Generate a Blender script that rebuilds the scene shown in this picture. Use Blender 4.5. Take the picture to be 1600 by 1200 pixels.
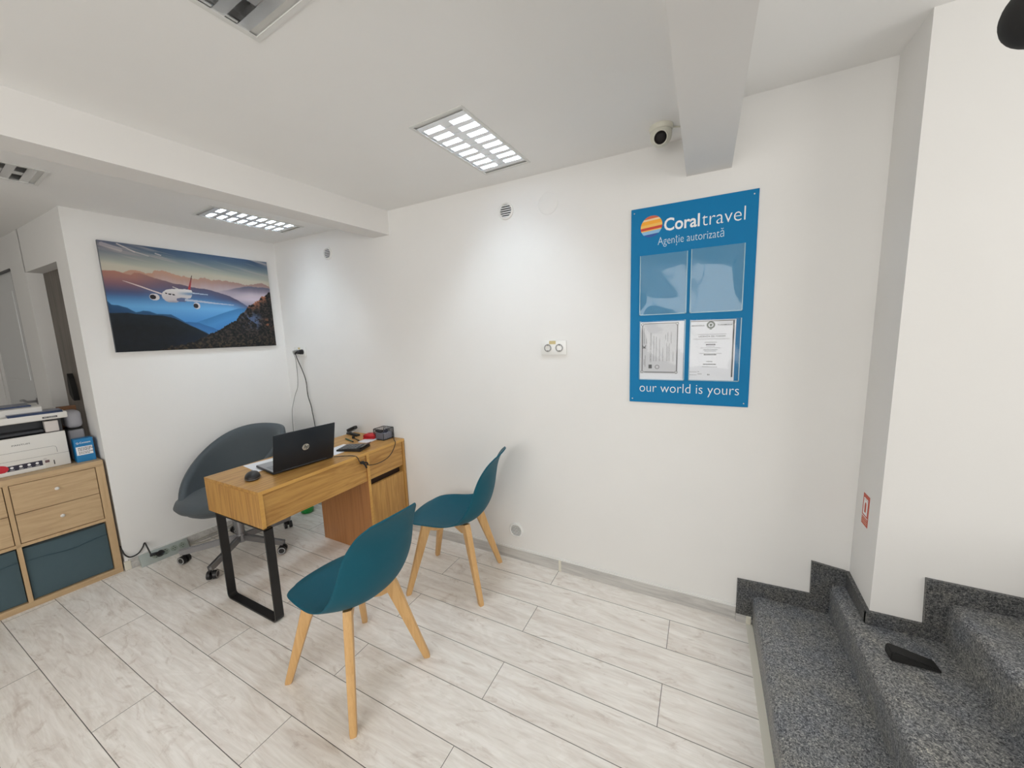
import bpy, bmesh, math, random
import numpy as np
from mathutils import Vector, Matrix

# ---------------------------------------------------------------- clear
for o in list(bpy.data.objects):
    bpy.data.objects.remove(o)
SC = bpy.context.scene
COL = SC.collection
PI = math.pi

# ---------------------------------------------------------------- camera
CAMROT = [[0.8889637, 0.4567478, -0.0335399], [0.0329047, -0.1367442, -0.9900597], [-0.456794, 0.8790236, -0.1365898]]
cam_data = bpy.data.cameras.new('camera')
cam = bpy.data.objects.new('camera', cam_data)
COL.objects.link(cam)
cam_data.sensor_width = 36.0
cam_data.lens = 581.106 / 1600.0 * 36.0
cam_data.clip_start = 0.02
_r = CAMROT
cam.matrix_world = Matrix(((_r[0][0], -_r[1][0], -_r[2][0], 0.0),
                           (_r[0][1], -_r[1][1], -_r[2][1], -2.049),
                           (_r[0][2], -_r[1][2], -_r[2][2], 1.5),
                           (0, 0, 0, 1)))
SC.camera = cam

# ---------------------------------------------------------------- world and exposure
W = bpy.data.worlds.new('daylight')
SC.world = W
W.use_nodes = True
bg = W.node_tree.nodes['Background']
bg.inputs[0].default_value = (1.0, 0.970, 0.925, 1)
bg.inputs[1].default_value = 4.35
SC.view_settings.view_transform = 'Standard'
SC.view_settings.look = 'None'
SC.view_settings.gamma = 1.0
SC.view_settings.use_curve_mapping = False
SC.view_settings.exposure = 0.0


def portal(name, loc, rot, sx, sy):
    l = bpy.data.lights.new(name, 'AREA')
    l.shape = 'RECTANGLE'
    l.size = sx
    l.size_y = sy
    l.cycles.is_portal = True
    o = bpy.data.objects.new(name, l)
    o.location = loc
    o.rotation_euler = rot
    COL.objects.link(o)


# window openings that let the daylight in (see wall_right and wall_back)
portal('window_daylight_right', (3.0, -1.75, 1.62), (0, PI / 2, 0), 1.50, 2.7)
portal('window_daylight_back', (-0.6, -4.2, 1.55), (PI / 2, 0, 0), 3.2, 1.5)
TUBE_STRENGTH = 165.0


# ---------------------------------------------------------------- colour / material helpers
def S(r, g, b):
    def f(c):
        c /= 255.0
        return c / 12.92 if c <= 0.04045 else ((c + 0.055) / 1.055) ** 2.4
    return (f(r), f(g), f(b), 1.0)


def mat(name, col, rough=0.5, metal=0.0, spec=0.5, emit=None, alpha=None, trans=0.0, coat=0.0, sheen=0.0):
    m = bpy.data.materials.new(name)
    m.use_nodes = True
    p = m.node_tree.nodes['Principled BSDF']
    p.inputs['Base Color'].default_value = col
    p.inputs['Roughness'].default_value = rough
    p.inputs['Metallic'].default_value = metal
    p.inputs['Specular IOR Level'].default_value = spec
    if trans:
        p.inputs['Transmission Weight'].default_value = trans
    if coat:
        p.inputs['Coat Weight'].default_value = coat
    if sheen:
        p.inputs['Sheen Weight'].default_value = sheen
    if emit:
        p.inputs['Emission Color'].default_value = emit[0]
        p.inputs['Emission Strength'].default_value = emit[1]
    if alpha is not None:
        p.inputs['Alpha'].default_value = alpha
    return m


class NT:
    def __init__(s, m):
        s.t = m.node_tree
        s.p = s.t.nodes['Principled BSDF']

    def n(s, typ, **kw):
        x = s.t.nodes.new(typ)
        for k, v in kw.items():
            if k.startswith('i_'):
                x.inputs[k[2:].replace('_', ' ')].default_value = v
            else:
                setattr(x, k, v)
        return x

    def l(s, a, b):
        s.t.links.new(a, b)


def ramp(nt, stops):
    r = nt.n('ShaderNodeValToRGB')
    el = r.color_ramp.elements
    while len(el) < len(stops):
        el.new(0.5)
    for e, (p, c) in zip(el, stops):
        e.position = p
        e.color = c
    return r


def plaster(name, col, bump=0.03, rough=0.85):
    m = mat(name, col, rough, spec=0.25)
    nt = NT(m)
    g = nt.n('ShaderNodeNewGeometry')
    no = nt.n('ShaderNodeTexNoise', i_Scale=2.2, i_Detail=4.0)
    nt.l(g.outputs['Position'], no.inputs['Vector'])
    rp = ramp(nt, [(0.3, tuple(c * 0.975 for c in col[:3]) + (1,)), (0.7, col)])
    nt.l(no.outputs['Fac'], rp.inputs[0])
    nt.l(rp.outputs[0], nt.p.inputs['Base Color'])
    n2 = nt.n('ShaderNodeTexNoise', i_Scale=60.0, i_Detail=3.0)
    nt.l(g.outputs['Position'], n2.inputs['Vector'])
    b = nt.n('ShaderNodeBump', i_Strength=bump, i_Distance=0.01)
    nt.l(n2.outputs['Fac'], b.inputs['Height'])
    nt.l(b.outputs[0], nt.p.inputs['Normal'])
    return m


def wood(name, light, dark, axis=1, scale=1.0, rough=0.45, contrast=1.0, coat=0.0):
    """grain running along the given object axis"""
    m = mat(name, light, rough, coat=coat)
    nt = NT(m)
    tc = nt.n('ShaderNodeTexCoord')
    mp = nt.n('ShaderNodeMapping')
    sc = [9.0 * scale] * 3
    sc[axis] = 0.8 * scale
    mp.inputs['Scale'].default_value = sc
    nt.l(tc.outputs['Object'], mp.inputs['Vector'])
    n1 = nt.n('ShaderNodeTexNoise', i_Scale=1.3, i_Detail=6.0, i_Roughness=0.62, i_Distortion=2.6)
    nt.l(mp.outputs[0], n1.inputs['Vector'])
    mp2 = nt.n('ShaderNodeMapping')
    sc2 = [90.0 * scale] * 3
    sc2[axis] = 3.0 * scale
    mp2.inputs['Scale'].default_value = sc2
    nt.l(tc.outputs['Object'], mp2.inputs['Vector'])
    n2 = nt.n('ShaderNodeTexNoise', i_Scale=1.0, i_Detail=3.0)
    nt.l(mp2.outputs[0], n2.inputs['Vector'])
    mix = nt.n('ShaderNodeMath', operation='MULTIPLY_ADD')
    mix.inputs[1].default_value = 0.35
    nt.l(n2.outputs['Fac'], mix.inputs[0])
    nt.l(n1.outputs['Fac'], mix.inputs[2])
    rp = ramp(nt, [(0.5 - 0.02, dark), (0.62, tuple((a + b) / 2 for a, b in zip(light, dark))), (0.78, light)])
    nt.l(mix.outputs[0], rp.inputs[0])
    nt.l(rp.outputs[0], nt.p.inputs['Base Color'])
    return m


# ---------------------------------------------------------------- mesh helpers
def finish(name, bm, m, parent=None, smooth=False, angle=None):
    me = bpy.data.meshes.new(name)
    bmesh.ops.recalc_face_normals(bm, faces=bm.faces)
    bm.to_mesh(me)
    bm.free()
    ms = m if isinstance(m, (list, tuple)) else [m]
    for x in ms:
        me.materials.append(x)
    if smooth or angle:
        for p in me.polygons:
            p.use_smooth = True
        if angle:
            me.set_sharp_from_angle(angle=math.radians(angle))
    o = bpy.data.objects.new(name, me)
    COL.objects.link(o)
    if parent:
        o.parent = parent
    return o


def box(bm, x0, x1, y0, y1, z0, z1, bev=0.0, seg=2, mi=0, M=None):
    vs = [bm.verts.new((x, y, z)) for x in (x0, x1) for y in (y0, y1) for z in (z0, z1)]
    idx = [(0, 1, 3, 2), (4, 6, 7, 5), (0, 4, 5, 1), (2, 3, 7, 6), (0, 2, 6, 4), (1, 5, 7, 3)]
    fs = [bm.faces.new([vs[i] for i in f]) for f in idx]
    for f in fs:
        f.material_index = mi
    if M is not None:
        bmesh.ops.transform(bm, matrix=M, verts=vs)
    if bev > 0:
        es = list({e for f in fs for e in f.edges})
        r = bmesh.ops.bevel(bm, geom=es + vs, offset=bev, segments=seg, affect='EDGES', profile=0.5)
        for f in r['faces']:
            f.material_index = mi
    return fs


def prism(bm, pts, axis, a, b, mi=0, M=None):
    """polygon pts in the two other axes, extruded along axis from a to b"""
    def mk(p, c):
        v = [0, 0, 0]
        k = [i for i in range(3) if i != axis]
        v[k[0]], v[k[1]], v[axis] = p[0], p[1], c
        return v
    A = [bm.verts.new(mk(p, a)) for p in pts]
    B = [bm.verts.new(mk(p, b)) for p in pts]
    n = len(pts)
    fs = [bm.faces.new(A), bm.faces.new(B[::-1])]
    for i in range(n):
        fs.append(bm.faces.new((A[i], A[(i + 1) % n], B[(i + 1) % n], B[i])))
    for f in fs:
        f.material_index = mi
    if M is not None:
        bmesh.ops.transform(bm, matrix=M, verts=A + B)
    return fs


def cyl(bm, p0, p1, r0, r1=None, seg=24, caps=True, mi=0):
    p0, p1 = Vector(p0), Vector(p1)
    r1 = r0 if r1 is None else r1
    d = (p1 - p0).normalized()
    u = d.orthogonal().normalized()
    v = d.cross(u)
    R = []
    for p, r in ((p0, r0), (p1, r1)):
        R.append([bm.verts.new(p + (u * math.cos(2 * PI * i / seg) + v * math.sin(2 * PI * i / seg)) * r) for i in range(seg)])
    for i in range(seg):
        f = bm.faces.new((R[0][i], R[0][(i + 1) % seg], R[1][(i + 1) % seg], R[1][i]))
        f.material_index = mi
    if caps:
        bm.faces.new(R[0]).material_index = mi
        bm.faces.new(R[1][::-1]).material_index = mi


def catmull(pts, n=8):
    P = [Vector(p) for p in pts]
    P = [2 * P[0] - P[1]] + P + [2 * P[-1] - P[-2]]
    out = []
    for i in range(1, len(P) - 2):
        for k in range(n):
            t = k / n
            a, b, c, d = P[i - 1], P[i], P[i + 1], P[i + 2]
            out.append(0.5 * ((2 * b) + (c - a) * t + (2 * a - 5 * b + 4 * c - d) * t * t + (3 * b - a - 3 * c + d) * t ** 3))
    out.append(P[-2])
    return out


def tube(bm, pts, r, seg=8, n=8, smooth=True, mi=0):
    P = catmull(pts, n) if smooth else [Vector(p) for p in pts]
    rings = []
    u = None
    for i, p in enumerate(P):
        d = (P[min(i + 1, len(P) - 1)] - P[max(i - 1, 0)])
        if d.length < 1e-9:
            d = Vector((0, 0, 1))
        d.normalize()
        if u is None:
            u = d.orthogonal().normalized()
        u = (u - d * u.dot(d))
        if u.length < 1e-6:
            u = d.orthogonal()
        u.normalize()
        v = d.cross(u)
        rings.append([bm.verts.new(p + (u * math.cos(2 * PI * k / seg) + v * math.sin(2 * PI * k / seg)) * r) for k in range(seg)])
    for a, b in zip(rings, rings[1:]):
        for k in range(seg):
            bm.faces.new((a[k], a[(k + 1) % seg], b[(k + 1) % seg], b[k])).material_index = mi
    bm.faces.new(rings[0]).material_index = mi
    bm.faces.new(rings[-1][::-1]).material_index = mi


def lathe(bm, prof, seg=32, M=None, mi=0):
    """prof list of (r,z)"""
    rings = []
    allv = []
    for r, z in prof:
        if r < 1e-6:
            v = bm.verts.new((0, 0, z))
            rings.append([v])
            allv.append(v)
        else:
            rg = [bm.verts.new((r * math.cos(2 * PI * k / seg), r * math.sin(2 * PI * k / seg), z)) for k in range(seg)]
            rings.append(rg)
            allv += rg
    for a, b in zip(rings, rings[1:]):
        for k in range(seg):
            k2 = (k + 1) % seg
            if len(a) == 1 and len(b) == 1:
                continue
            if len(a) == 1:
                f = bm.faces.new((a[0], b[k2], b[k]))
            elif len(b) == 1:
                f = bm.faces.new((a[k], a[k2], b[0]))
            else:
                f = bm.faces.new((a[k], a[k2], b[k2], b[k]))
            f.material_index = mi
    if M is not None:
        bmesh.ops.transform(bm, matrix=M, verts=allv)


def ellipsoid(bm, c, r, seg=24, rings=14, M=None, mi=0):
    prof = [(math.sin(PI * i / rings), -math.cos(PI * i / rings)) for i in range(rings + 1)]
    prof[0] = (0, -1)
    prof[-1] = (0, 1)
    T = Matrix.Translation(c) @ Matrix.Diagonal((r[0], r[1], r[2], 1))
    if M is not None:
        T = M @ T
    lathe(bm, prof, seg, T, mi)


def empty(name, loc=(0, 0, 0), rz=0.0, label=None, cat=None, group=None):
    o = bpy.data.objects.new(name, None)
    o.empty_display_size = 0.1
    o.location = loc
    o.rotation_euler = (0, 0, rz)
    COL.objects.link(o)
    tag(o, label, cat, group)
    return o


def tag(o, label=None, cat=None, group=None, kind=None):
    if label:
        o['label'] = label
    if cat:
        o['category'] = cat
    if group:
        o['group'] = group
    if kind:
        o['kind'] = kind
    return o


def struct(name, bm, m, **kw):
    o = finish(name, bm, m, **kw)
    o['kind'] = 'structure'
    return o


def copy_tree(o, parent=None):
    c = o.copy()
    COL.objects.link(c)
    if parent:
        c.parent = parent
    for ch in list(o.children):
        copy_tree(ch, c)
    return c


def text(name, body, m, parent, org, right, up, width, height=None, depth=0.0006, offset=0.0, align='L'):
    """lettering as a mesh: org is the lower left corner of the first line's box"""
    cu = bpy.data.curves.new('t', 'FONT')
    cu.body = body
    cu.size = 1.0
    cu.offset = offset
    cu.resolution_u = 3
    cu.extrude = 0.0
    if align == 'C':
        cu.align_x = 'CENTER'
    t = bpy.data.objects.new('t', cu)
    COL.objects.link(t)
    dg = bpy.context.evaluated_depsgraph_get()
    me = bpy.data.meshes.new_from_object(t.evaluated_get(dg))
    bpy.data.objects.remove(t)
    bm = bmesh.new()
    bm.from_mesh(me)
    bpy.data.meshes.remove(me)
    xs = [v.co.x for v in bm.verts]
    ys = [v.co.y for v in bm.verts]
    x0, x1, y0, y1 = min(xs), max(xs), min(ys), max(ys)
    sx = width / (x1 - x0)
    sy = sx if height is None else height / (y1 - y0)
    right, up, org = Vector(right).normalized(), Vector(up).normalized(), Vector(org)
    nrm = right.cross(up)
    for v in bm.verts:
        v.co = org + right * ((v.co.x - x0) * sx) + up * ((v.co.y - y0) * sy) + nrm * depth
    me = bpy.data.meshes.new(name)
    bm.to_mesh(me)
    bm.free()
    me.materials.append(m)
    o = bpy.data.objects.new(name, me)
    COL.objects.link(o)
    if parent:
        o.parent = parent
    return o


# ---------------------------------------------------------------- geometry frame of the left wall
G = 0.0659062
DV = Vector((math.sin(G), math.cos(G), 0))       # along the left wall towards the corner
NV = Vector((math.cos(G), -math.sin(G), 0))      # out of the left wall into the room
CORNER = Vector((-3.34, 0, 0))


def LW(t, z, off=0.0):
    p = CORNER - DV * t + NV * off
    return Vector((p.x, p.y, z))


# ---------------------------------------------------------------- materials
M_wall = plaster('wall_paint', (0.82, 0.815, 0.80, 1))
M_ceil = plaster('ceiling_paint', (0.88, 0.875, 0.86, 1), bump=0.015)
M_beam = plaster('beam_paint', (0.80, 0.785, 0.765, 1))
M_white = mat('white_plastic', (0.80, 0.80, 0.78, 1), 0.35)
M_white2 = mat('white_gloss', (0.82, 0.82, 0.80, 1), 0.25)
M_dark = mat('dark_slot', (0.01, 0.01, 0.01, 1), 0.8)
M_black = mat('black_plastic', (0.012, 0.012, 0.013, 1), 0.4)
M_blackmat = mat('black_matte', (0.010, 0.010, 0.010, 1), 0.75)
M_steel_black = mat('black_powder_steel', (0.010, 0.010, 0.011, 1), 0.45)
M_chrome = mat('brushed_metal', (0.62, 0.62, 0.63, 1), 0.25, metal=1.0)
M_greymetal = mat('grey_satin_metal', (0.30, 0.30, 0.31, 1), 0.35, metal=0.8)
M_paper = mat('white_paper', (0.85, 0.86, 0.90, 1), 0.8)


def floor_material():
    m = mat('laminate_planks', (0.7, 0.65, 0.6, 1), 0.38, spec=0.5)
    nt = NT(m)
    g = nt.n('ShaderNodeNewGeometry')
    mp = nt.n('ShaderNodeMapping')
    mp.inputs['Location'].default_value = (0.113 + 1.318 * 20, 0.1515 + 0.1945 * 40, 0)
    nt.l(g.outputs['Position'], mp.inputs['Vector'])
    br = nt.n('ShaderNodeTexBrick', offset=0.5, offset_frequency=2, squash=1.0)
    br.inputs['Scale'].default_value = 1.0
    br.inputs['Brick Width'].default_value = 1.318
    br.inputs['Row Height'].default_value = 0.1945
    br.inputs['Mortar Size'].default_value = 0.0013
    br.inputs['Mortar Smooth'].default_value = 0.0
    br.inputs['Bias'].default_value = 0.0
    br.inputs['Color1'].default_value = (0, 0, 0, 1)
    br.inputs['Color2'].default_value = (1, 1, 1, 1)
    br.inputs['Mortar'].default_value = (0.5, 0.5, 0.5, 1)
    nt.l(mp.outputs[0], br.inputs['Vector'])
    # shift the grain by the plank's random value
    sx = nt.n('ShaderNodeSeparateColor')
    nt.l(br.outputs['Color'], sx.inputs[0])
    cx = nt.n('ShaderNodeCombineXYZ')
    mu = nt.n('ShaderNodeMath', operation='MULTIPLY')
    mu.inputs[1].default_value = 37.0
    nt.l(sx.outputs[0], mu.inputs[0])
    nt.l(mu.outputs[0], cx.inputs[0])
    nt.l(mu.outputs[0], cx.inputs[2])
    ad = nt.n('ShaderNodeVectorMath', operation='ADD')
    nt.l(g.outputs['Position'], ad.inputs[0])
    nt.l(cx.outputs[0], ad.inputs[1])
    m1 = nt.n('ShaderNodeMapping')
    m1.inputs['Scale'].default_value = (1.0, 6.0, 1.0)
    nt.l(ad.outputs[0], m1.inputs['Vector'])
    n1 = nt.n('ShaderNodeTexNoise', i_Scale=2.6, i_Detail=7.0, i_Roughness=0.62, i_Distortion=1.4)
    nt.l(m1.outputs[0], n1.inputs['Vector'])
    m2 = nt.n('ShaderNodeMapping')
    m2.inputs['Scale'].default_value = (4.0, 70.0, 1.0)
    nt.l(ad.outputs[0], m2.inputs['Vector'])
    n2 = nt.n('ShaderNodeTexNoise', i_Scale=1.5, i_Detail=5.0, i_Roughness=0.7, i_Distortion=0.6)
    nt.l(m2.outputs[0], n2.inputs['Vector'])
    # contour like grain around knots
    m3 = nt.n('ShaderNodeMapping')
    m3.inputs['Scale'].default_value = (1.3, 5.0, 1.0)
    nt.l(ad.outputs[0], m3.inputs['Vector'])
    n3 = nt.n('ShaderNodeTexNoise', i_Scale=1.4, i_Detail=2.0, i_Distortion=0.8)
    nt.l(m3.outputs[0], n3.inputs['Vector'])
    k = nt.n('ShaderNodeMath', operation='MULTIPLY')
    k.inputs[1].default_value = 70.0
    nt.l(n3.outputs['Fac'], k.inputs[0])
    sn = nt.n('ShaderNodeMath', operation='SINE')
    nt.l(k.outputs[0], sn.inputs[0])
    r1 = ramp(nt, [(0.28, S(226, 217, 208)), (0.42, S(240, 234, 227)), (0.6, S(250, 246, 240)), (0.8, S(246, 241, 235))])
    nt.l(n1.outputs['Fac'], r1.inputs[0])
    r2 = ramp(nt, [(0.3, (0.80, 0.79, 0.77, 1)), (0.55, (1, 1, 1, 1))])
    nt.l(n2.outputs['Fac'], r2.inputs[0])
    mx = nt.n('ShaderNodeMix', data_type='RGBA', blend_type='MULTIPLY')
    mx.inputs[0].default_value = 0.5
    nt.l(r1.outputs[0], mx.inputs[6])
    nt.l(r2.outputs[0], mx.inputs[7])
    r3 = ramp(nt, [(0.0, (0.91, 0.90, 0.88, 1)), (0.45, (1, 1, 1, 1))])
    nt.l(sn.outputs[0], r3.inputs[0])
    mx2 = nt.n('ShaderNodeMix', data_type='RGBA', blend_type='MULTIPLY')
    mx2.inputs[0].default_value = 0.4
    nt.l(mx.outputs[2], mx2.inputs[6])
    nt.l(r3.outputs[0], mx2.inputs[7])
    # knots: sparse dark spots
    m4 = nt.n('ShaderNodeMapping')
    m4.inputs['Scale'].default_value = (2.2, 6.0, 1.0)
    nt.l(ad.outputs[0], m4.inputs['Vector'])
    n4 = nt.n('ShaderNodeTexNoise', i_Scale=1.5, i_Detail=5.0, i_Roughness=0.7, i_Distortion=2.5)
    nt.l(m4.outputs[0], n4.inputs['Vector'])
    r4 = ramp(nt, [(0.56, (1, 1, 1, 1)), (0.70, (0.78, 0.74, 0.71, 1))])
    nt.l(n4.outputs['Fac'], r4.inputs[0])
    mx3 = nt.n('ShaderNodeMix', data_type='RGBA', blend_type='MULTIPLY')
    mx3.inputs[0].default_value = 1.0
    nt.l(mx2.outputs[2], mx3.inputs[6])
    nt.l(r4.outputs[0], mx3.inputs[7])
    mo = nt.n('ShaderNodeMix', data_type='RGBA')
    nt.l(br.outputs['Fac'], mo.inputs[0])
    nt.l(mx3.outputs[2], mo.inputs[6])
    mo.inputs[7].default_value = (0.10, 0.09, 0.08, 1)
    nt.l(mo.outputs[2], nt.p.inputs['Base Color'])
    b = nt.n('ShaderNodeBump', i_Strength=0.12, i_Distance=0.002)
    nt.l(n2.outputs['Fac'], b.inputs['Height'])
    nt.l(b.outputs[0], nt.p.inputs['Normal'])
    return m


def granite_material(name='grey_granite', k=1.0, rough=0.42):
    m = mat(name, (0.1, 0.1, 0.1, 1), rough, spec=0.4)
    nt = NT(m)
    g = nt.n('ShaderNodeNewGeometry')
    n1 = nt.n('ShaderNodeTexNoise', i_Scale=170.0, i_Detail=4.0, i_Roughness=0.75, i_Distortion=1.0)
    nt.l(g.outputs['Position'], n1.inputs['Vector'])
    r1 = ramp(nt, [(0.38, S(44, 47, 51)), (0.48, S(108, 111, 115)), (0.57, S(160, 161, 162)), (0.68, S(214, 212, 206))])
    nt.l(n1.outputs['Fac'], r1.inputs[0])
    n2 = nt.n('ShaderNodeTexNoise', i_Scale=9.0, i_Detail=3.0)
    nt.l(g.outputs['Position'], n2.inputs['Vector'])
    r2 = ramp(nt, [(0.35, (0.80 * k, 0.82 * k, 0.86 * k, 1)), (0.65, (1.0 * k, 0.97 * k, 0.90 * k, 1))])
    nt.l(n2.outputs['Fac'], r2.inputs[0])
    mx = nt.n('ShaderNodeMix', data_type='RGBA', blend_type='MULTIPLY')
    mx.inputs[0].default_value = 1.0
    nt.l(r1.outputs[0], mx.inputs[6])
    nt.l(r2.outputs[0], mx.inputs[7])
    nt.l(mx.outputs[2], nt.p.inputs['Base Color'])
    b = nt.n('ShaderNodeBump', i_Strength=0.25, i_Distance=0.002)
    nt.l(n1.outputs['Fac'], b.inputs['Height'])
    nt.l(b.outputs[0], nt.p.inputs['Normal'])
    return m


M_floor = floor_material()
M_granite = granite_material()
M_granite_dark = granite_material('polished_dark_granite', 0.50, 0.3)
M_base = wood('baseboard_grey_wood', S(205, 203, 199), S(172, 170, 168), axis=0, scale=1.5, rough=0.4)
M_caulk = mat('cream_sealant', S(222, 218, 204), 0.6)
M_oak = wood('orange_oak', (0.56, 0.31, 0.090, 1), (0.36, 0.17, 0.042, 1), axis=1, scale=1.6, rough=0.38)
M_oakv = wood('orange_oak_upright', (0.56, 0.31, 0.090, 1), (0.36, 0.17, 0.042, 1), axis=2, scale=1.6, rough=0.38)
M_oakside = wood('brown_oak_side', (0.42, 0.19, 0.065, 1), (0.32, 0.135, 0.045, 1), axis=2, scale=1.0, rough=0.4)
M_oakedge = wood('oak_edge_band', (0.66, 0.37, 0.10, 1), (0.56, 0.30, 0.075, 1), axis=1, scale=2.0, rough=0.4)
M_beech = wood('beech_legs', (0.68, 0.42, 0.18, 1), (0.58, 0.33, 0.125, 1), axis=2, scale=1.8, rough=0.4)
M_kallax = wood('pale_oak_effect', (0.56, 0.40, 0.23, 1), (0.44, 0.30, 0.165, 1), axis=1, scale=1.4, rough=0.5)
M_kallaxf = wood('pale_oak_frame', (0.57, 0.40, 0.225, 1), (0.49, 0.335, 0.18, 1), axis=2, scale=1.4, rough=0.5)
M_teal = mat('teal_moulded_plastic', (0.005, 0.088, 0.130, 1), 0.5, spec=0.2)
M_tealfab = mat('slate_blue_fabric', (0.062, 0.105, 0.125, 1), 0.9, sheen=0.2)
M_slate = mat('slate_grey_upholstery', (0.066, 0.082, 0.092, 1), 0.75, sheen=0.1)

# ================================================================ THE SETTING
# ---- floor
bm = bmesh.new()
box(bm, -5.7, 0.30, -4.35, 0.15, -0.1, 0.0)
floor = struct('floor', bm, M_floor)
bm = bmesh.new()
prism(bm, [(0.232, 0.0), (0.262, 0.0), (0.262, 0.006), (0.232, 0.0045)], 1, -4.2, -0.02)
struct('trim_1', bm, M_caulk)

# ---- right hand long wall (y = 0)
bm = bmesh.new()
box(bm, -3.6, 0.72, 0.0, 0.15, 0.0, 2.6)
struct('wall_north', bm, M_wall)
# chase beside the stairs with the wall that faces the camera
bm = bmesh.new()
box(bm, 0.613, 3.1, -0.236, 0.15, 0.0, 2.6)
struct('wall_stair', bm, M_wall)
# ---- left wall block with the picture
bm = bmesh.new()
c, e = LW(0, 0), LW(1.205, 0)
prism(bm, [(c.x, 0.05), (c.x, 0.0), (e.x, e.y), (-3.628, -1.2), (-3.628, 0.05)], 2, 0.0, 2.5)
struct('wall_left', bm, M_wall)
# ---- passage wall further left, with an opening
bm = bmesh.new()
box(bm, -4.64, -4.29, -1.2, -1.05, 0.0, 2.5)
box(bm, -5.6, -4.64, -1.2, -1.05, 2.10, 2.5)
box(bm, -4.30, -3.62, -1.2, -1.05, 2.038, 2.5)
box(bm, -5.6, -5.55, -1.2, -1.05, 0.0, 2.10)
struct('wall_passage', bm, M_wall)
bm = bmesh.new()
box(bm, -5.7, -5.6, -4.3, -1.05, 0.0, 2.5)
struct('wall_west', bm, M_wall)


def holed_plane(bm, outer, holes, z):
    es = []
    for loop in [outer] + holes:
        vs = [bm.verts.new((p[0], p[1], z)) for p in loop]
        for i in range(len(vs)):
            es.append(bm.edges.new((vs[i], vs[(i + 1) % len(vs)])))
    bmesh.ops.triangle_fill(bm, use_beauty=True, use_dissolve=False, edges=es)


def rect(cx, cy, w, l, a):
    ca, sa = math.cos(a), math.sin(a)
    return [(cx + x * ca - y * sa, cy + x * sa + y * ca) for x, y in ((-w / 2, -l / 2), (w / 2, -l / 2), (w / 2, l / 2), (-w / 2, l / 2))]


LAMP_W, LAMP_L = 0.272, 0.572
LAMPS = [  # x, y, z, rotation, lit
    (-0.983, -0.443, 2.37, -0.05, True),
    (-2.832, -0.446, 2.33, -0.065, True),
    (-1.066, -1.588, 2.37, -0.05, False),
    (-2.955, -1.640, 2.33, -0.065, False),
]


def hole(L):
    return rect(L[0], L[1], LAMP_W - 0.012, LAMP_L - 0.012, L[3])


# ceilings: main room, lower part behind the beam, higher part over the stairs
bm = bmesh.new()
holed_plane(bm, [(-2.55, 0.05), (-2.55, -4.3), (0.0, -4.3), (0.0, 0.05)], [hole(LAMPS[0]), hole(LAMPS[2])], 2.37)
ceil = struct('ceiling', bm, M_ceil)
bm = bmesh.new()
holed_plane(bm, [(-5.7, 0.1), (-5.7, -4.3), (-2.36, -4.3), (-2.07, 0.1)], [hole(LAMPS[1]), hole(LAMPS[3])], 2.331)
struct('ceiling_passage', bm, M_ceil)
bm = bmesh.new()
box(bm, 0.0, 3.1, -4.3, 0.1, 2.478, 2.6)
struct('ceiling_stair', bm, M_ceil)
bm = bmesh.new()
box(bm, -5.7, 0.05, -4.3, 0.15, 2.56, 2.62)
struct('ceiling_slab', bm, M_ceil)
# ---- beams
bm = bmesh.new()
a0, a1 = Vector((-1.998, 0.0)), Vector((-1.998 - 4.2 * math.tan(G), -4.2))
prism(bm, [(-1.998, 0.0), (a1.x, a1.y), (a1.x - 0.16, a1.y), (-1.998 - 0.155, 0.0)], 2, 2.21, 2.5)
struct('trim_2', bm, M_beam)
bm = bmesh.new()
box(bm, -0.101, 0.082, -4.2, 0.0, 2.2, 2.56)
struct('trim_3', bm, M_beam)

# ---- shop window wall on the right and window wall behind the camera
bm = bmesh.new()
box(bm, 3.0, 3.15, -4.3, -3.1, 0.0, 2.6)
box(bm, 3.0, 3.15, -0.4, 0.1, 0.0, 2.6)
box(bm, 3.0, 3.15, -3.1, -0.4, 0.0, 0.87)
box(bm, 3.0, 3.15, -3.1, -0.4, 2.37, 2.6)
struct('wall_right', bm, M_wall)
bm = bmesh.new()
for y in (-3.08, -1.75, -0.42):
    box(bm, 3.03, 3.08, y - 0.03, y + 0.03, 0.87, 2.37, 0.004)
for z in (0.89, 2.35):
    box(bm, 3.03, 3.08, -3.1, -0.4, z - 0.025, z + 0.025, 0.004)
struct('window_1', bm, M_white)
bm = bmesh.new()
box(bm, -5.7, -2.2, -4.35, -4.2, 0.0, 2.6)
box(bm, 1.0, 3.15, -4.35, -4.2, 0.0, 2.6)
box(bm, -2.2, 1.0, -4.35, -4.2, 0.0, 0.8)
box(bm, -2.2, 1.0, -4.35, -4.2, 2.3, 2.6)
struct('wall_back', bm, M_wall)
bm = bmesh.new()
for x in (-2.17, -0.6, 0.97):
    box(bm, x - 0.03, x + 0.03, -4.3, -4.25, 0.8, 2.3, 0.004)
for z in (0.82, 2.28):
    box(bm, -2.2, 1.0, -4.3, -4.25, z - 0.025, z + 0.025, 0.004)
struct('window_2', bm, M_white)

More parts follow.
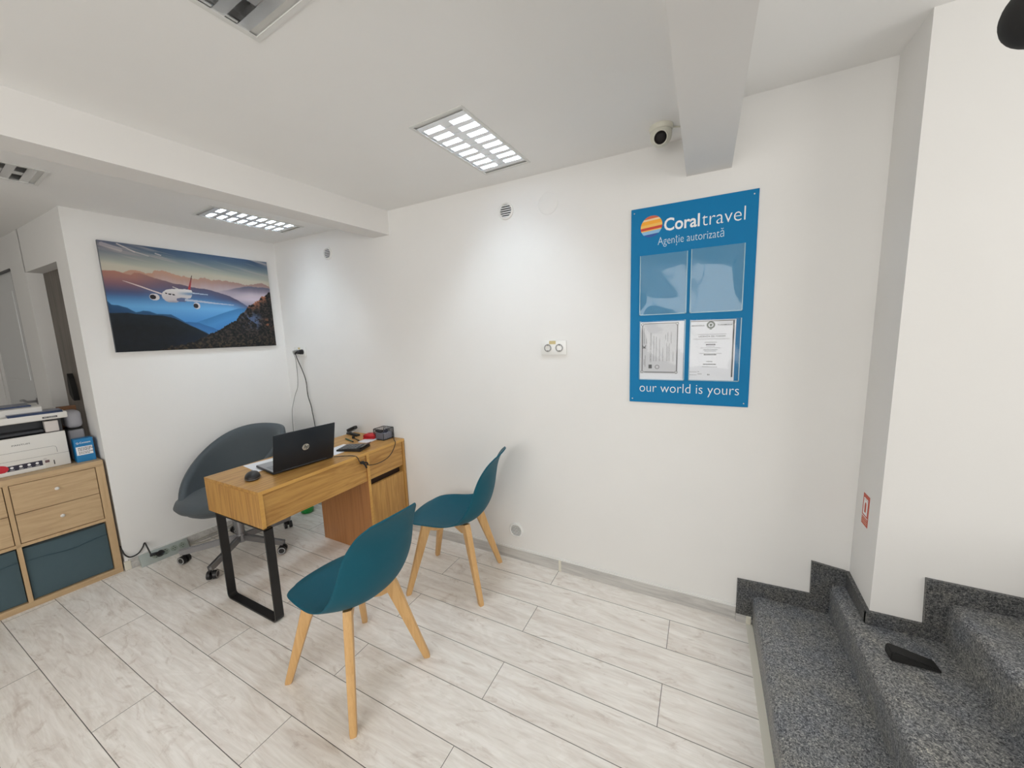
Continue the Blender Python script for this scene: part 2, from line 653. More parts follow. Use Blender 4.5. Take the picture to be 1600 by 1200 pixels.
# ---- baseboards
bm = bmesh.new()
box(bm, -3.33, -0.772, -0.010, 0.0, 0.0, 0.070, 0.002)
box(bm, -0.756, 0.187, -0.010, 0.0, 0.0, 0.070, 0.002)
box(bm, 0.187, 0.233, -0.018, 0.0, 0.0, 0.0435, 0.002)
struct('baseboard_north', bm, M_base)
bm = bmesh.new()
box(bm, -3.33, 0.187, -0.0075, 0.0, 0.0702, 0.081)
struct('trim_7', bm, M_white)
bm = bmesh.new()
box(bm, -0.772, -0.756, -0.012, 0.0, 0.0, 0.071, 0.001)
box(bm, 0.232, 0.254, -0.022, 0.0, 0.0, 0.045, 0.004)
struct('trim_4', bm, M_caulk)
bm = bmesh.new()
Ml = Matrix.Translation(CORNER) @ Matrix.Rotation(-G, 4, 'Z')
box(bm, 0.0, 0.010, -1.19, -0.012, 0.0, 0.070, 0.002, M=Ml)
struct('baseboard_left', bm, M_base)
bm = bmesh.new()
box(bm, 0.0, 0.0075, -1.19, -0.012, 0.0702, 0.081, M=Ml)
struct('trim_8', bm, M_white)
bm = bmesh.new()
box(bm, -0.004, 0.013, -1.212, -1.180, 0.0, 0.062, 0.003, M=Ml)
struct('trim_5', bm, M_caulk)

# ---- granite stairs
steps = [(0.255, 0.552, 0.163), (0.548, 0.826, 0.315), (0.820, 1.095, 0.475), (1.09, 1.365, 0.65), (1.36, 2.97, 0.82)]
stair = empty('staircase', (0.25, -0.3, 0.0), 0, 'grey granite staircase rising to the right beside the white wall', 'stairs')
for i, (x0, x1, z) in enumerate(steps):
    z0 = 0.0
    y1 = 0.0 if x1 < 0.6 else (-0.001 if x0 < 0.6 else -0.237)
    bm = bmesh.new()
    xx1 = 0.612 if i == 1 else x1
    r = 0.028 if i < 2 else 0.02
    pts = [(x0 + 0.006, z0)] + [(x0 + r - r * math.cos(t), z - r + r * math.sin(t)) for t in [k * PI / 2 / 6 for k in range(7)]]
    if i == 1:
        # the tread runs on in front of the white chase
        p1 = pts + [(0.612, z), (0.612, z0)]
        prism(bm, [(a - 0.25, b) for a, b in p1], 1, -0.236 + 0.3, 0.0 + 0.3)
        p2 = pts + [(x1, z), (x1, z0)]
        prism(bm, [(a - 0.25, b) for a, b in p2], 1, -4.15 + 0.3, -0.237 + 0.3)
    else:
        p1 = pts + [(x1, z), (x1, z0)]
        prism(bm, [(a - 0.25, b) for a, b in p1], 1, -4.15 + 0.3, y1 + 0.3)
    finish('step', bm, M_granite, stair, angle=40)
# skirting pieces on the walls, following the steps
bm = bmesh.new()
pts = [(0.187, 0.044), (0.262, 0.03), (0.262, 0.14), (0.60, 0.14), (0.60, 0.388), (0.475, 0.404), (0.478, 0.239), (0.187, 0.230)]
prism(bm, [(a - 0.25, b) for a, b in pts], 1, -0.016 + 0.3, 0.0 + 0.3)
finish('skirting', bm, M_granite_dark, stair)
bm = bmesh.new()
prism(bm, [(0.0 + 0.3, 0.30), (-0.249 + 0.3, 0.30), (-0.249 + 0.3, 0.366), (0.0 + 0.3, 0.386)], 0, 0.599 - 0.25, 0.613 - 0.25)
finish('skirting', bm, M_granite_dark, stair)
bm = bmesh.new()
pts = [(0.599, 0.30), (0.83, 0.30), (0.83, 0.46), (1.10, 0.46), (1.10, 0.63), (1.37, 0.63), (1.37, 0.80), (2.9, 0.80), (2.9, 0.88), (1.30, 0.88), (1.30, 0.71), (1.03, 0.71), (1.03, 0.545), (0.755, 0.552), (0.762, 0.368), (0.599, 0.368)]
prism(bm, [(a - 0.25, b) for a, b in pts], 1, -0.250 + 0.3, -0.236 + 0.3)
finish('skirting', bm, M_granite_dark, stair)

# ---- passage: white panel door, dark sliding door in the opening
M_door = mat('door_white_lacquer', (0.66, 0.67, 0.67, 1), 0.3)
bm = bmesh.new()
box(bm, -5.55, -4.645, -1.185, -1.145, 0.0, 2.095, 0.003)
box(bm, -5.42, -4.78, -1.190, -1.15, 1.25, 1.95, 0.004)
box(bm, -5.42, -4.78, -1.190, -1.15, 0.2, 1.0, 0.004)
door = struct('door_1', bm, M_door)
bm = bmesh.new()
for x in (-4.655,):
    box(bm, x - 0.006, x + 0.006, -1.197, -1.18, 0.0, 2.1)
box(bm, -5.55, -4.65, -1.202, -1.18, 2.093, 2.104)
struct('trim_6', bm, M_black)
hb = empty('door_handle', (0, 0, 0))
hb.parent = door
bm = bmesh.new()
cyl(bm, (-4.69, -1.186, 1.09), (-4.69, -1.196, 1.09), 0.026)
finish('rose', bm, M_greymetal, hb, smooth=False)
bm = bmesh.new()
tube(bm, [(-4.69, -1.19, 1.09), (-4.69, -1.235, 1.09), (-4.70, -1.247, 1.092), (-4.75, -1.250, 1.10), (-4.82, -1.250, 1.095)], 0.009)
finish('lever', bm, M_greymetal, hb, smooth=True)
M_slide = wood('dark_taupe_panel', S(112, 104, 96), S(84, 78, 71), axis=2, scale=0.7, rough=0.5)
bm = bmesh.new()
box(bm, -4.289, -3.629, -1.121, -1.09, 0.0, 2.038)
struct('door_2', bm, M_slide)
bm = bmesh.new()
prism(bm, [(-4.075, 1.315), (-4.052, 1.28), (-4.035, 1.22), (-4.024, 1.12), (-4.060, 1.13), (-4.098, 1.165), (-4.098, 1.23), (-4.088, 1.28)], 1, -1.150, -1.122)
for v in bm.verts:
    pass
o = finish('hanging_bag', bm, M_blackmat)
tag(o, 'small black curved shape hanging on the dark passage panel', 'bag')
o.location = (0, 0.0, 0)

# ================================================================ CEILING LAMPS
M_lframe = mat('lamp_frame_white', (0.72, 0.72, 0.70, 1), 0.4)
M_louvre = mat('aluminium_louvre', (0.86, 0.86, 0.86, 1), 0.12, metal=1.0)
M_hous_off = mat('lamp_reflector_lightened', (0.80, 0.81, 0.82, 1), 0.4)  # lightened colour stands in for light missing inside the unlit lamps
M_louvre_soft = mat('satin_louvre_lit', (0.83, 0.85, 0.88, 1), 0.35, metal=0.75)
M_tube_on = mat('tube_lit', (0.9, 0.95, 1, 1), 0.4, emit=((0.80, 0.91, 1.0, 1), TUBE_STRENGTH))
M_tube_off = mat('tube_unlit', (0.80, 0.80, 0.78, 1), 0.3)
M_hous = mat('lamp_reflector_darkened', (0.42, 0.43, 0.44, 1), 0.4)  # same reflector painted darker so the lit tubes stand out


def make_lamp(lit):
    w, l = LAMP_W, LAMP_L
    root = empty('ceiling_lamp', (0, 0, 0))
    bm = bmesh.new()
    iw, il = w - 0.02, l - 0.02
    for x0, x1, y0, y1 in ((-w / 2 - .004, w / 2 + .004, -l / 2 - .004, -il / 2), (-w / 2 - .004, w / 2 + .004, il / 2, l / 2 + .004), (-w / 2 - .004, -iw / 2, -il / 2, il / 2), (iw / 2, w / 2 + .004, -il / 2, il / 2)):
        box(bm, x0, x1, y0, y1, -0.0025, 0.001)
    finish('frame', bm, M_lframe, root)
    bm = bmesh.new()   # housing, open below
    h = 0.09
    hw, hl = w / 2 - 0.004, l / 2 - 0.004
    t = 0.003
    box(bm, -hw, hw, -hl, hl, h, h + t)
    box(bm, -hw - t, -hw, -hl, hl, 0.001, h + t)
    box(bm, hw, hw + t, -hl, hl, 0.001, h + t)
    box(bm, -hw, hw, -hl - t, -hl, 0.001, h + t)
    box(bm, -hw, hw, hl, hl + t, 0.001, h + t)
    finish('housing', bm, M_hous if lit else M_hous_off, root)
    for s in (-1, 1):
        bm = bmesh.new()
        cyl(bm, (s * w * 0.25, -hl + 0.02, 0.062), (s * w * 0.25, hl - 0.02, 0.062), 0.013, seg=16)
        finish('fluorescent_tube', bm, M_tube_on if lit else M_tube_off, root, angle=40)
    bm = bmesh.new()
    # long parabolic side reflectors and centre divider
    zt, zb = 0.040, 0.001
    for xc, wt, wb in ((0.0, 0.003, 0.025), (-hw, 0.0, 0.018), (hw, 0.0, 0.018)):
        prism(bm, [(xc - wb, zb + 0.002), (xc - wb * 0.45, zb + 0.016), (xc - wt, zt), (xc + wt + 1e-4, zt), (xc + wb * 0.45, zb + 0.016), (xc + wb, zb + 0.002)], 1, -hl + 0.04, hl - 0.04)
    n = 8
    for k in range(n + 1):
        yc = -(hl - 0.04) + 2 * (hl - 0.04) * k / n
        wb = 0.0150
        prism(bm, [(yc - wb, zb), (yc - wb * .35, zb + 0.014), (yc - 0.001, zt), (yc + 0.001, zt), (yc + wb * .35, zb + 0.014), (yc + wb, zb)], 0, -hw, hw)
    finish('louvre', bm, M_louvre_soft if lit else M_louvre, root)
    for s in (-1, 1):
        bm = bmesh.new()
        y0, y1 = sorted((s * (hl - 0.038), s * hl))
        box(bm, -hw, hw, y0, y1, 0.006, 0.012)
        finish('end_plate', bm, M_lframe, root)
    return root


lamp_on = make_lamp(True)
lamp_off = make_lamp(False)
labels = ['lit louvred ceiling lamp in the middle of the main ceiling, close to the long wall',
          'lit louvred ceiling lamp behind the left beam, above the mountain picture',
          'unlit silver louvred lamp cut off by the top edge of the photo',
          'unlit louvred lamp at the left edge, on the lower ceiling beyond the beam']
protos = [lamp_on, copy_tree(lamp_on), lamp_off, copy_tree(lamp_off)]
for o, L, lb in zip(protos, LAMPS, labels):
    o.location = (L[0], L[1], L[2])
    o.rotation_euler = (0, 0, L[3])
    tag(o, lb, 'ceiling lamp', 'recessed louvred lamps in the ceiling')

# ================================================================ PICTURE ON THE LEFT WALL
L1 = [(-0.0405, 0.6728), (0.0032, 0.733), (0.0955, 0.7327), (0.145, 0.7682), (0.1796, 0.7676), (0.2038, 0.7423), (0.2407, 0.7515), (0.2519, 0.775), (0.2901, 0.7865), (0.3457, 0.765), (0.4035, 0.7428), (0.4545, 0.7381), (0.4851, 0.7246), (0.5416, 0.7509), (0.5733, 0.7316), (0.6312, 0.7397), (0.7013, 0.7266), (0.7502, 0.7233), (0.8122, 0.7057), (0.8932, 0.7279), (0.9492, 0.7433), (1.0024, 0.7042)]
L2 = [(-0.0356, 0.7265), (-0.0007, 0.7323), (0.0595, 0.7425), (0.0989, 0.7255), (0.1317, 0.7146), (0.1512, 0.7418), (0.1855, 0.7361), (0.2459, 0.7074), (0.3095, 0.6826), (0.3565, 0.663), (0.3962, 0.6593), (0.4562, 0.6363), (0.5204, 0.6329), (0.5642, 0.6248), (0.6193, 0.5988), (0.6882, 0.5709), (0.7345, 0.5358), (0.8056, 0.4714), (1.0296, 0.324)]
L2b = [(0.5376, 0.5758), (0.6086, 0.6109), (0.7194, 0.6516), (0.7842, 0.6786), (0.8506, 0.6964), (0.9173, 0.6902), (1.0155, 0.689)]
L3 = [(-0.0278, 0.4752), (0.0023, 0.462), (0.0158, 0.4346), (0.0478, 0.4304), (0.0877, 0.4118), (0.1267, 0.3696), (0.1448, 0.377), (0.1635, 0.3876), (0.1988, 0.3808), (0.2335, 0.3568), (0.3098, 0.3542), (0.3652, 0.3025), (0.422, 0.2396), (0.5032, 0.1737), (0.564, 0.0858)]
L4 = [(-0.0228, 0.3589), (0.0131, 0.3603), (0.0832, 0.363), (0.1511, 0.3489), (0.2607, 0.3439), (0.3264, 0.3195), (0.373, 0.2757), (0.4416, 0.2211), (0.5024, 0.1643), (0.5442, 0.125), (0.6043, 0.0058)]
L5 = [(0.3978, 0.2033), (0.4464, 0.2763), (0.5153, 0.3142), (0.5868, 0.3538), (0.6743, 0.4052), (0.7385, 0.4336), (0.81, 0.4454), (0.8972, 0.4459)]
L5b = [(0.3629, 0.2756), (0.4046, 0.2814), (0.4677, 0.2728), (0.5523, 0.2201), (0.5845, 0.191), (0.6142, 0.1224)]
L6 = [(0.1639, -0.0145), (0.2314, 0.0111), (0.3425, 0.0424), (0.4297, 0.083), (0.4992, 0.1267), (0.5722, 0.1816), (0.6618, 0.2584), (0.7154, 0.3082), (0.7737, 0.3995), (0.8188, 0.4721), (0.8834, 0.5273), (0.936, 0.583), (0.9897, 0.6359), (1.0298, 0.6865)]
FUS = [(0.2745, 0.5505), (0.2837, 0.5761), (0.3049, 0.6002), (0.334, 0.6097), (0.3777, 0.6147), (0.4148, 0.6157), (0.4483, 0.6096), (0.4524, 0.5904), (0.4473, 0.5539), (0.4373, 0.5269), (0.4063, 0.5178), (0.3821, 0.4964), (0.3512, 0.4782), (0.3116, 0.4753), (0.2918, 0.4896), (0.2782, 0.5135), (0.2734, 0.538)]
WL = [(0.0861, 0.6571), (0.0879, 0.6603), (0.1728, 0.6197), (0.235, 0.5834), (0.2773, 0.5619), (0.2727, 0.5491), (0.1718, 0.6082)]
WR = [(0.4026, 0.5175), (0.5017, 0.5055), (0.6027, 0.4891), (0.7149, 0.4755), (0.7099, 0.4695), (0.5601, 0.4793), (0.4805, 0.4893), (0.4006, 0.496)]
FIN = [(0.4281, 0.6171), (0.443, 0.6143), (0.4652, 0.7615), (0.4601, 0.7588)]
TPL = [(0.3393, 0.6292), (0.3432, 0.6342), (0.3742, 0.6161), (0.3666, 0.6129)]
TPR = [(0.4521, 0.5871), (0.5479, 0.5753), (0.5452, 0.5683), (0.4511, 0.5753)]
W1 = [(0.2938, 0.5723), (0.3055, 0.5672), (0.3051, 0.5552), (0.296, 0.5588)]
W2 = [(0.3106, 0.5652), (0.3291, 0.562), (0.3259, 0.5504), (0.3113, 0.5526)]
W3 = [(0.3334, 0.5625), (0.3439, 0.5603), (0.3508, 0.5475), (0.3355, 0.5462)]
BEL = [(0.3545, 0.5168), (0.3849, 0.5289), (0.4068, 0.5243), (0.4181, 0.5024), (0.3997, 0.4849), (0.3665, 0.4856), (0.3548, 0.4975)]


def vnoise(x, y, seed=0):
    def h(i, j):
        n = (i * 374761393 + j * 668265263 + seed * 982451653) & 0xffffffff
        n = ((n ^ (n >> 13)) * 1274126177) & 0xffffffff
        return ((n ^ (n >> 16)) & 0xffff) / 65535.0
    xi, yi = np.floor(x).astype(np.int64), np.floor(y).astype(np.int64)
    fx, fy = x - xi, y - yi
    fx, fy = fx * fx * (3 - 2 * fx), fy * fy * (3 - 2 * fy)
    return (h(xi, yi) * (1 - fx) + h(xi + 1, yi) * fx) * (1 - fy) + (h(xi, yi + 1) * (1 - fx) + h(xi + 1, yi + 1) * fx) * fy


def fbm(x, y, o=5, seed=0):
    r = 0
    a = 0.5
    for k in range(o):
        r = r + a * vnoise(x * 2 ** k, y * 2 ** k, seed + k)
        a *= 0.5
    return r


def paint_picture(nu, nv):
    u, v = np.meshgrid(np.linspace(0, 1, nu), np.linspace(0, 1, nv))

    def ridge(L, rough=0.0, fr=30, seed=3):
        a = np.array(L)
        y = np.interp(u, a[:, 0], a[:, 1])
        if rough:
            y = y + rough * (fbm(u * fr, u * 0 + 0.5, 4, seed) - 0.45)
        return y

    def c(*k):
        return np.array(k, float)

    def grad(val, stops):
        xs = [s[0] for s in stops]
        return np.stack([np.interp(val, xs, [s[1][i] for s in stops]) for i in range(3)], -1)

    def comp(img, mask, colr):
        m = np.clip(mask, 0, 1)[..., None]
        return img * (1 - m) + colr * m

    def soft(d, w=0.006):
        return np.clip(d / w + 0.5, 0, 1)

    # sky
    warp = v + 0.05 * (fbm(u * 3 + v * 8, v * 14 + u * 3, 4, 7) - 0.5) + 0.03 * u - 0.03
    img = grad(warp, [(0.62, c(206, 190, 168)), (0.76, c(198, 194, 174)), (0.85, c(140, 152, 150)), (0.93, c(72, 98, 124)), (1.0, c(44, 72, 108))])
    cl = fbm(u * 5 + v * 6, v * 38 + u * 9, 4, 11)
    img = comp(img, np.clip((cl - 0.52) * 5, 0, 1) * np.clip((v - 0.78) * 8, 0, 1) * 0.75, c(190, 176, 170))
    img = comp(img, np.clip((0.3 - u) * 3, 0, 1) * np.clip((v - 0.8) * 5, 0, 1) * 0.45, c(150, 120, 130))
    for (p, q, w, al) in (((0.09, 0.987), (0.168, 0.933), 0.004, 0.8), ((0.168, 0.933), (0.236, 0.909), 0.004, 0.5), ((0.276, 0.941), (0.302, 0.93), 0.004, 0.7), ((0.02, 0.97), (0.10, 0.935), 0.012, 0.4)):
        p, q = np.array(p), np.array(q)
        d = q - p
        t = np.clip(((u - p[0]) * d[0] + (v - p[1]) * d[1]) / (d @ d), 0, 1)
        dist = np.hypot(u - p[0] - t * d[0], (v - p[1] - t * d[1]) * 0.7)
        img = comp(img, (dist < w) * al, c(220, 205, 200))
    # far pale ridge
    r = ridge(L1, 0.030, 60)
    dd = r - v
    img = comp(img, soft(dd), grad(dd + 0.04 * (u - 0.3), [(0, c(196, 146, 120)), (0.05, c(190, 150, 134)), (0.12, c(196, 172, 172)), (0.25, c(170, 160, 185))]))
    img = comp(img, soft(dd) * np.clip((u - 0.35) * 2.2, 0, 1) * 0.35, c(110, 96, 110))
    # pink fog at right
    img = comp(img, np.clip(1 - np.abs(v - 0.61) / 0.10, 0, 1) * np.clip((u - 0.35) * 2.0, 0, 1) * 0.75, c(206, 192, 208))
    r = ridge(L2b, 0.02, 28, 5)
    dd = r - v
    img = comp(img, soft(dd, 0.012) * np.clip(1 - dd / 0.11, 0, 1) * np.clip((u - 0.6) * 5, 0, 1), c(96, 98, 124))
    img = comp(img, np.clip(1 - np.abs(v - 0.545) / 0.09, 0, 1) * np.clip((u - 0.6) * 4, 0, 1) * 0.8, c(214, 200, 216))
    # big brown / violet ridge fading into blue haze
    r = ridge(L2, 0.016, 26, 9)
    dd = r - v
    left = grad(0.74 - v, [(0, c(178, 118, 98)), (0.05, c(165, 112, 102)), (0.12, c(128, 92, 106)), (0.18, c(76, 84, 124)), (0.25, c(60, 116, 176)), (0.34, c(96, 168, 226))])
    right = grad(dd, [(0, c(84, 78, 104)), (0.06, c(72, 88, 128)), (0.13, c(66, 118, 172)), (0.22, c(86, 158, 216))])
    w = np.clip((u - 0.15) / 0.35, 0, 1)[..., None]
    img = comp(img, soft(dd), left * (1 - w) + right * w)
    # blue haze in the valley
    img = comp(img, np.clip((0.53 - v) / 0.10, 0, 1) * np.clip((0.86 - u) * 6, 0, 1), grad(v, [(0.1, c(36, 92, 170)), (0.3, c(62, 136, 206)), (0.42, c(92, 166, 224)), (0.52, c(86, 150, 208))]))
    r = ridge(L5, 0.012, 24, 12)
    dd = r - v
    img = comp(img, soft(dd) * np.clip((u - 0.40) * 9, 0, 1) * 0.9, grad(dd, [(0, c(44, 112, 170)), (0.08, c(58, 134, 198)), (0.2, c(48, 118, 190))]))
    r = ridge(L5b, 0.008, 24, 15)
    dd = r - v
    img = comp(img, soft(dd) * (u > 0.36), grad(dd, [(0, c(38, 100, 160)), (0.1, c(52, 118, 184))]))
    r = ridge(L3, 0.008, 24, 18)
    dd = r - v
    img = comp(img, soft(dd), grad(dd, [(0, c(34, 84, 130)), (0.06, c(28, 66, 108)), (0.2, c(26, 66, 130))]))
    r = ridge(L4, 0.008, 34, 21)
    dd = r - v
    n = fbm(u * 40, v * 30, 4, 33)
    col4 = grad(dd, [(0, c(22, 34, 42)), (0.12, c(14, 22, 28)), (0.4, c(14, 22, 30))]) * (0.8 + 0.4 * n)[..., None]
    img = comp(img, soft(dd), col4)
    img = comp(img, soft(dd) * np.clip((u - 0.25) * 3, 0, 1) * np.clip((0.2 - v) * 6, 0, 1) * 0.7, c(24, 52, 108))
    # rocky slope at right
    r = ridge(L6, 0.06, 70, 25)
    dd = r - v
    n = fbm(u * 95, v * 70, 4, 41)
    n2 = fbm(u * 38 + 4, v * 30 + u * 9, 4, 47)
    c6 = grad(n, [(0.25, c(12, 15, 18)), (0.5, c(34, 32, 32)), (0.7, c(66, 56, 48))])
    c6 = comp(c6, np.clip((n2 - 0.47) * 9, 0, 1) * np.clip(1 - dd / 0.12, 0, 1) * np.clip((u - 0.72) * 7, 0, 1), c(176, 104, 72))
    c6 = comp(c6, np.clip((n2 - 0.42) * 6, 0, 1) * np.clip(1 - np.hypot((u - 0.83) / 0.10, (v - 0.30) / 0.13), 0, 1) * 1.6, c(74, 92, 128))
    c6 = comp(c6, np.clip((n2 - 0.50) * 9, 0, 1) * np.clip(1 - np.abs(v - 0.27) / 0.08, 0, 1) * np.clip((u - 0.87) * 12, 0, 1), c(172, 96, 62))
    c6 = comp(c6, np.clip((n - 0.48) * 5, 0, 1) * np.clip((0.16 - v) * 9, 0, 1) * 0.4, c(84, 66, 34))
    img = comp(img, soft(dd) * (u > 0.15), c6)

    # airliner
    def poly(P):
        P = np.array(P)
        ins = np.zeros(u.shape, bool)
        j = len(P) - 1
        for i in range(len(P)):
            cond = ((P[i, 1] > v) != (P[j, 1] > v)) & (u < (P[j, 0] - P[i, 0]) * (v - P[i, 1]) / (P[j, 1] - P[i, 1] + 1e-12) + P[i, 0])
            ins ^= cond
            j = i
        return ins.astype(float)

    def ell(cx, cy, rx, ry):
        return (((u - cx) / rx) ** 2 + ((v - cy) / ry) ** 2 < 1).astype(float)
    img = comp(img, poly(TPL), c(214, 206, 202))
    img = comp(img, poly(TPR), c(180, 196, 214))
    img = comp(img, poly(FIN), grad(v, [(0.61, c(206, 52, 58)), (0.70, c(150, 60, 60)), (0.76, c(60, 50, 52))]))
    img = comp(img, poly(WL), c(226, 206, 200))
    img = comp(img, poly(FUS), grad(v + 0.25 * np.maximum(0, 0.33 - u), [(0.475, c(150, 140, 156)), (0.50, c(196, 186, 188)), (0.55, c(206, 200, 200)), (0.60, c(222, 219, 216))]))
    img = comp(img, poly(FUS) * np.clip((u - 0.36) * 14, 0, 1) * np.clip(1 - np.abs(v - 0.570) / 0.022, 0, 1), c(92, 128, 170))
    img = comp(img, poly(BEL), c(88, 100, 136))
    img = comp(img, poly(WR), c(176, 186, 206))
    for Wn in (W1, W2, W3):
        img = comp(img, poly(Wn), c(26, 28, 34))
    img = comp(img, ell(0.2346, 0.522, 0.027, 0.033), c(214, 206, 206))
    img = comp(img, ell(0.2262, 0.5213, 0.0165, 0.0225), c(34, 30, 36))
    img = comp(img, ell(0.4683, 0.4513, 0.021, 0.034), c(208, 204, 210))
    img = comp(img, ell(0.4623, 0.4496, 0.0155, 0.0235), c(36, 32, 38))
    g = img.mean(-1, keepdims=True)
    img = g + (img - g) * 0.84
    img = np.clip(img / 255.0, 0, 1)
    lin = np.where(img <= 0.04045, img / 12.92, ((img + 0.055) / 1.055) ** 2.4)
    return np.clip(lin * 0.92, 0, 0.9)


def make_picture():
    T0, T1, Z0, Z1, TH = 1.0731, 0.0857, 1.4592, 2.1617, 0.02
    root = empty('wall_picture', tuple(LW((T0 + T1) / 2, Z0, 0.0)), -G, 'wide canvas print of a white airliner flying over misty blue mountains', 'picture')
    Wd = T0 - T1
    Hh = Z1 - Z0
    nu, nv = 440, 300
    uu, vv = np.meshgrid(np.linspace(0, 1, nu), np.linspace(0, 1, nv))
    cols = paint_picture(nu, nv)
    verts = np.stack([np.full(uu.size, TH), (uu.ravel() - 0.5) * Wd, vv.ravel() * Hh], 1)
    i = np.arange((nu - 1) * (nv - 1))
    r, cc = i // (nu - 1), i % (nu - 1)
    a = r * nu + cc
    faces = np.stack([a, a + 1, a + 1 + nu, a + nu], 1)
    me = bpy.data.meshes.new('canvas_print')
    me.from_pydata(verts.tolist(), [], faces.tolist())
    at = me.color_attributes.new('print', 'FLOAT_COLOR', 'POINT')
    rgba = np.concatenate([cols.reshape(-1, 3), np.ones((uu.size, 1))], 1).astype(np.float32)
    at.data.foreach_set('color', rgba.ravel())
    m = mat('canvas_inks', (1, 1, 1, 1), 0.6, spec=0.3)
    nt = NT(m)
    n = nt.n('ShaderNodeVertexColor', layer_name='print')
    nt.l(n.outputs[0], nt.p.inputs['Base Color'])
    me.materials.append(m)
    o = bpy.data.objects.new('canvas_print', me)
    COL.objects.link(o)
    o.parent = root
    bm = bmesh.new()
    box(bm, 0.0, TH - 0.0006, -Wd / 2, Wd / 2, 0, Hh)
    finish('stretcher', bm, mat('canvas_edge', (0.10, 0.11, 0.13, 1), 0.8), root)


make_picture()

# ================================================================ BLUE INFORMATION BOARD
M_board = mat('board_blue', (0.002, 0.185, 0.42, 1), 0.5, spec=0.2)
M_ink = mat('lettering_white', (0.86, 0.87, 0.88, 1), 0.5)
M_ink2 = mat('lettering_pale_blue', (0.60, 0.72, 0.80, 1), 0.5)
BX, BZ = -0.079, 1.112
board = empty('information_board', (BX, 0.0, BZ), 0, 'tall blue information board with white lettering and four clear pockets on the long wall', 'board')
bw, bh, bt = 0.5425, 0.979, 0.006
bm = bmesh.new()
box(bm, -bw / 2, bw / 2, -bt, 0, 0, bh, 0.001, 1)
finish('panel', bm, M_board, board)


board.location.y = -0.0006


def bp(x, z, off=0.0):
    return Vector((x - BX, -bt - off, z - BZ))


RX, UZ = (1, 0, 0), (0, 0, 1)
text('lettering', 'Coral', M_ink, board, bp(-0.195, 1.966), RX, UZ, 0.156, 0.060, offset=0.018)
text('lettering', 'travel', M_ink, board, bp(-0.030, 1.966), RX, UZ, 0.174, 0.060, offset=-0.012)
text('lettering', 'Agen\u021bie autorizat\u0103', M_ink2, board, bp(-0.222, 1.893), RX, UZ, 0.285, 0.052, offset=-0.010)
text('lettering', 'our world is yours', M_ink, board, bp(-0.299, 1.153), RX, UZ, 0.452, 0.062, offset=-0.012)
# sunset ball logo
bm = bmesh.new()
cx, cz, R = -0.2535, 1.998, 0.0505
bands = [(1.0, 0.72, 0), (0.72, 0.55, 1), (0.55, 0.22, 2), (0.22, -0.05, 3), (-0.05, -0.30, 4), (-0.30, -0.40, 3), (-0.40, -0.72, 5), (-0.72, -1.0, 6)]
for t0, t1, mi in bands:
    prev = None
    for k in range(7):
        t = t0 + (t1 - t0) * k / 6
        hw = math.sqrt(max(0, 1 - t * t)) * R
        a = bm.verts.new(bp(cx - hw, cz + t * R - hw * 0.08, 0.0008))
        b = bm.verts.new(bp(cx + hw + 1e-5, cz + t * R + hw * 0.08, 0.0008))
        if prev:
            f = bm.faces.new((prev[0], prev[1], b, a))
            f.material_index = mi
        prev = (a, b)
finish('logo', bm, [mat('logo_%s' % n, S(*c), 0.5) for n, c in (('rust', (206, 96, 60)), ('cream', (236, 206, 160)), ('amber', (244, 168, 40)), ('yellow', (242, 190, 90)), ('red', (206, 62, 40)), ('light_blue', (140, 190, 226)), ('deep_blue', (40, 84, 160)))], board)
for x, z in ((0.174, 2.07), (-0.335, 2.07), (-0.335, 1.13), (0.174, 1.13)):
    bm = bmesh.new()
    cyl(bm, bp(x, z, -0.001), bp(x, z, 0.0015), 0.003, seg=12)
    finish('screw', bm, M_chrome, board)
# clear pockets
def pocket_material(name, haze, gloss, reflection_tint):
    m = bpy.data.materials.new(name)
    m.use_nodes = True
    t = m.node_tree
    t.nodes.remove(t.nodes['Principled BSDF'])
    out = t.nodes['Material Output']
    tr = t.nodes.new('ShaderNodeBsdfTransparent')
    tr.inputs[0].default_value = (0.96, 0.97, 0.98, 1)
    gl = t.nodes.new('ShaderNodeBsdfGlossy')
    gl.inputs[0].default_value = (1, 1, 1, 1)
    gl.inputs['Roughness'].default_value = 0.08
    df = t.nodes.new('ShaderNodeBsdfDiffuse')
    df.inputs[0].default_value = reflection_tint
    m1 = t.nodes.new('ShaderNodeMixShader')
    m1.inputs[0].default_value = haze
    t.links.new(tr.outputs[0], m1.inputs[1])
    t.links.new(df.outputs[0], m1.inputs[2])
    m2 = t.nodes.new('ShaderNodeMixShader')
    m2.inputs[0].default_value = gloss
    t.links.new(m1.outputs[0], m2.inputs[1])
    t.links.new(gl.outputs[0], m2.inputs[2])
    t.links.new(m2.outputs[0], out.inputs['Surface'])
    return m


M_pocket_empty = pocket_material('empty_pocket_sheen', 0.26, 0.04, (0.30, 0.62, 0.78, 1))  # pale diffuse share paints the light reflected by the empty pockets
M_pocket_full = pocket_material('clear_pocket_full', 0.03, 0.03, (0.7, 0.8, 0.85, 1))
M_pocket_edge = mat('pocket_welt', (0.30, 0.48, 0.58, 1), 0.2)
POCK = [(-0.305, -0.085, 1.565, 1.861), (-0.071, 0.150, 1.565, 1.866), (-0.302, -0.086, 1.232, 1.535), (-0.067, 0.150, 1.234, 1.533)]


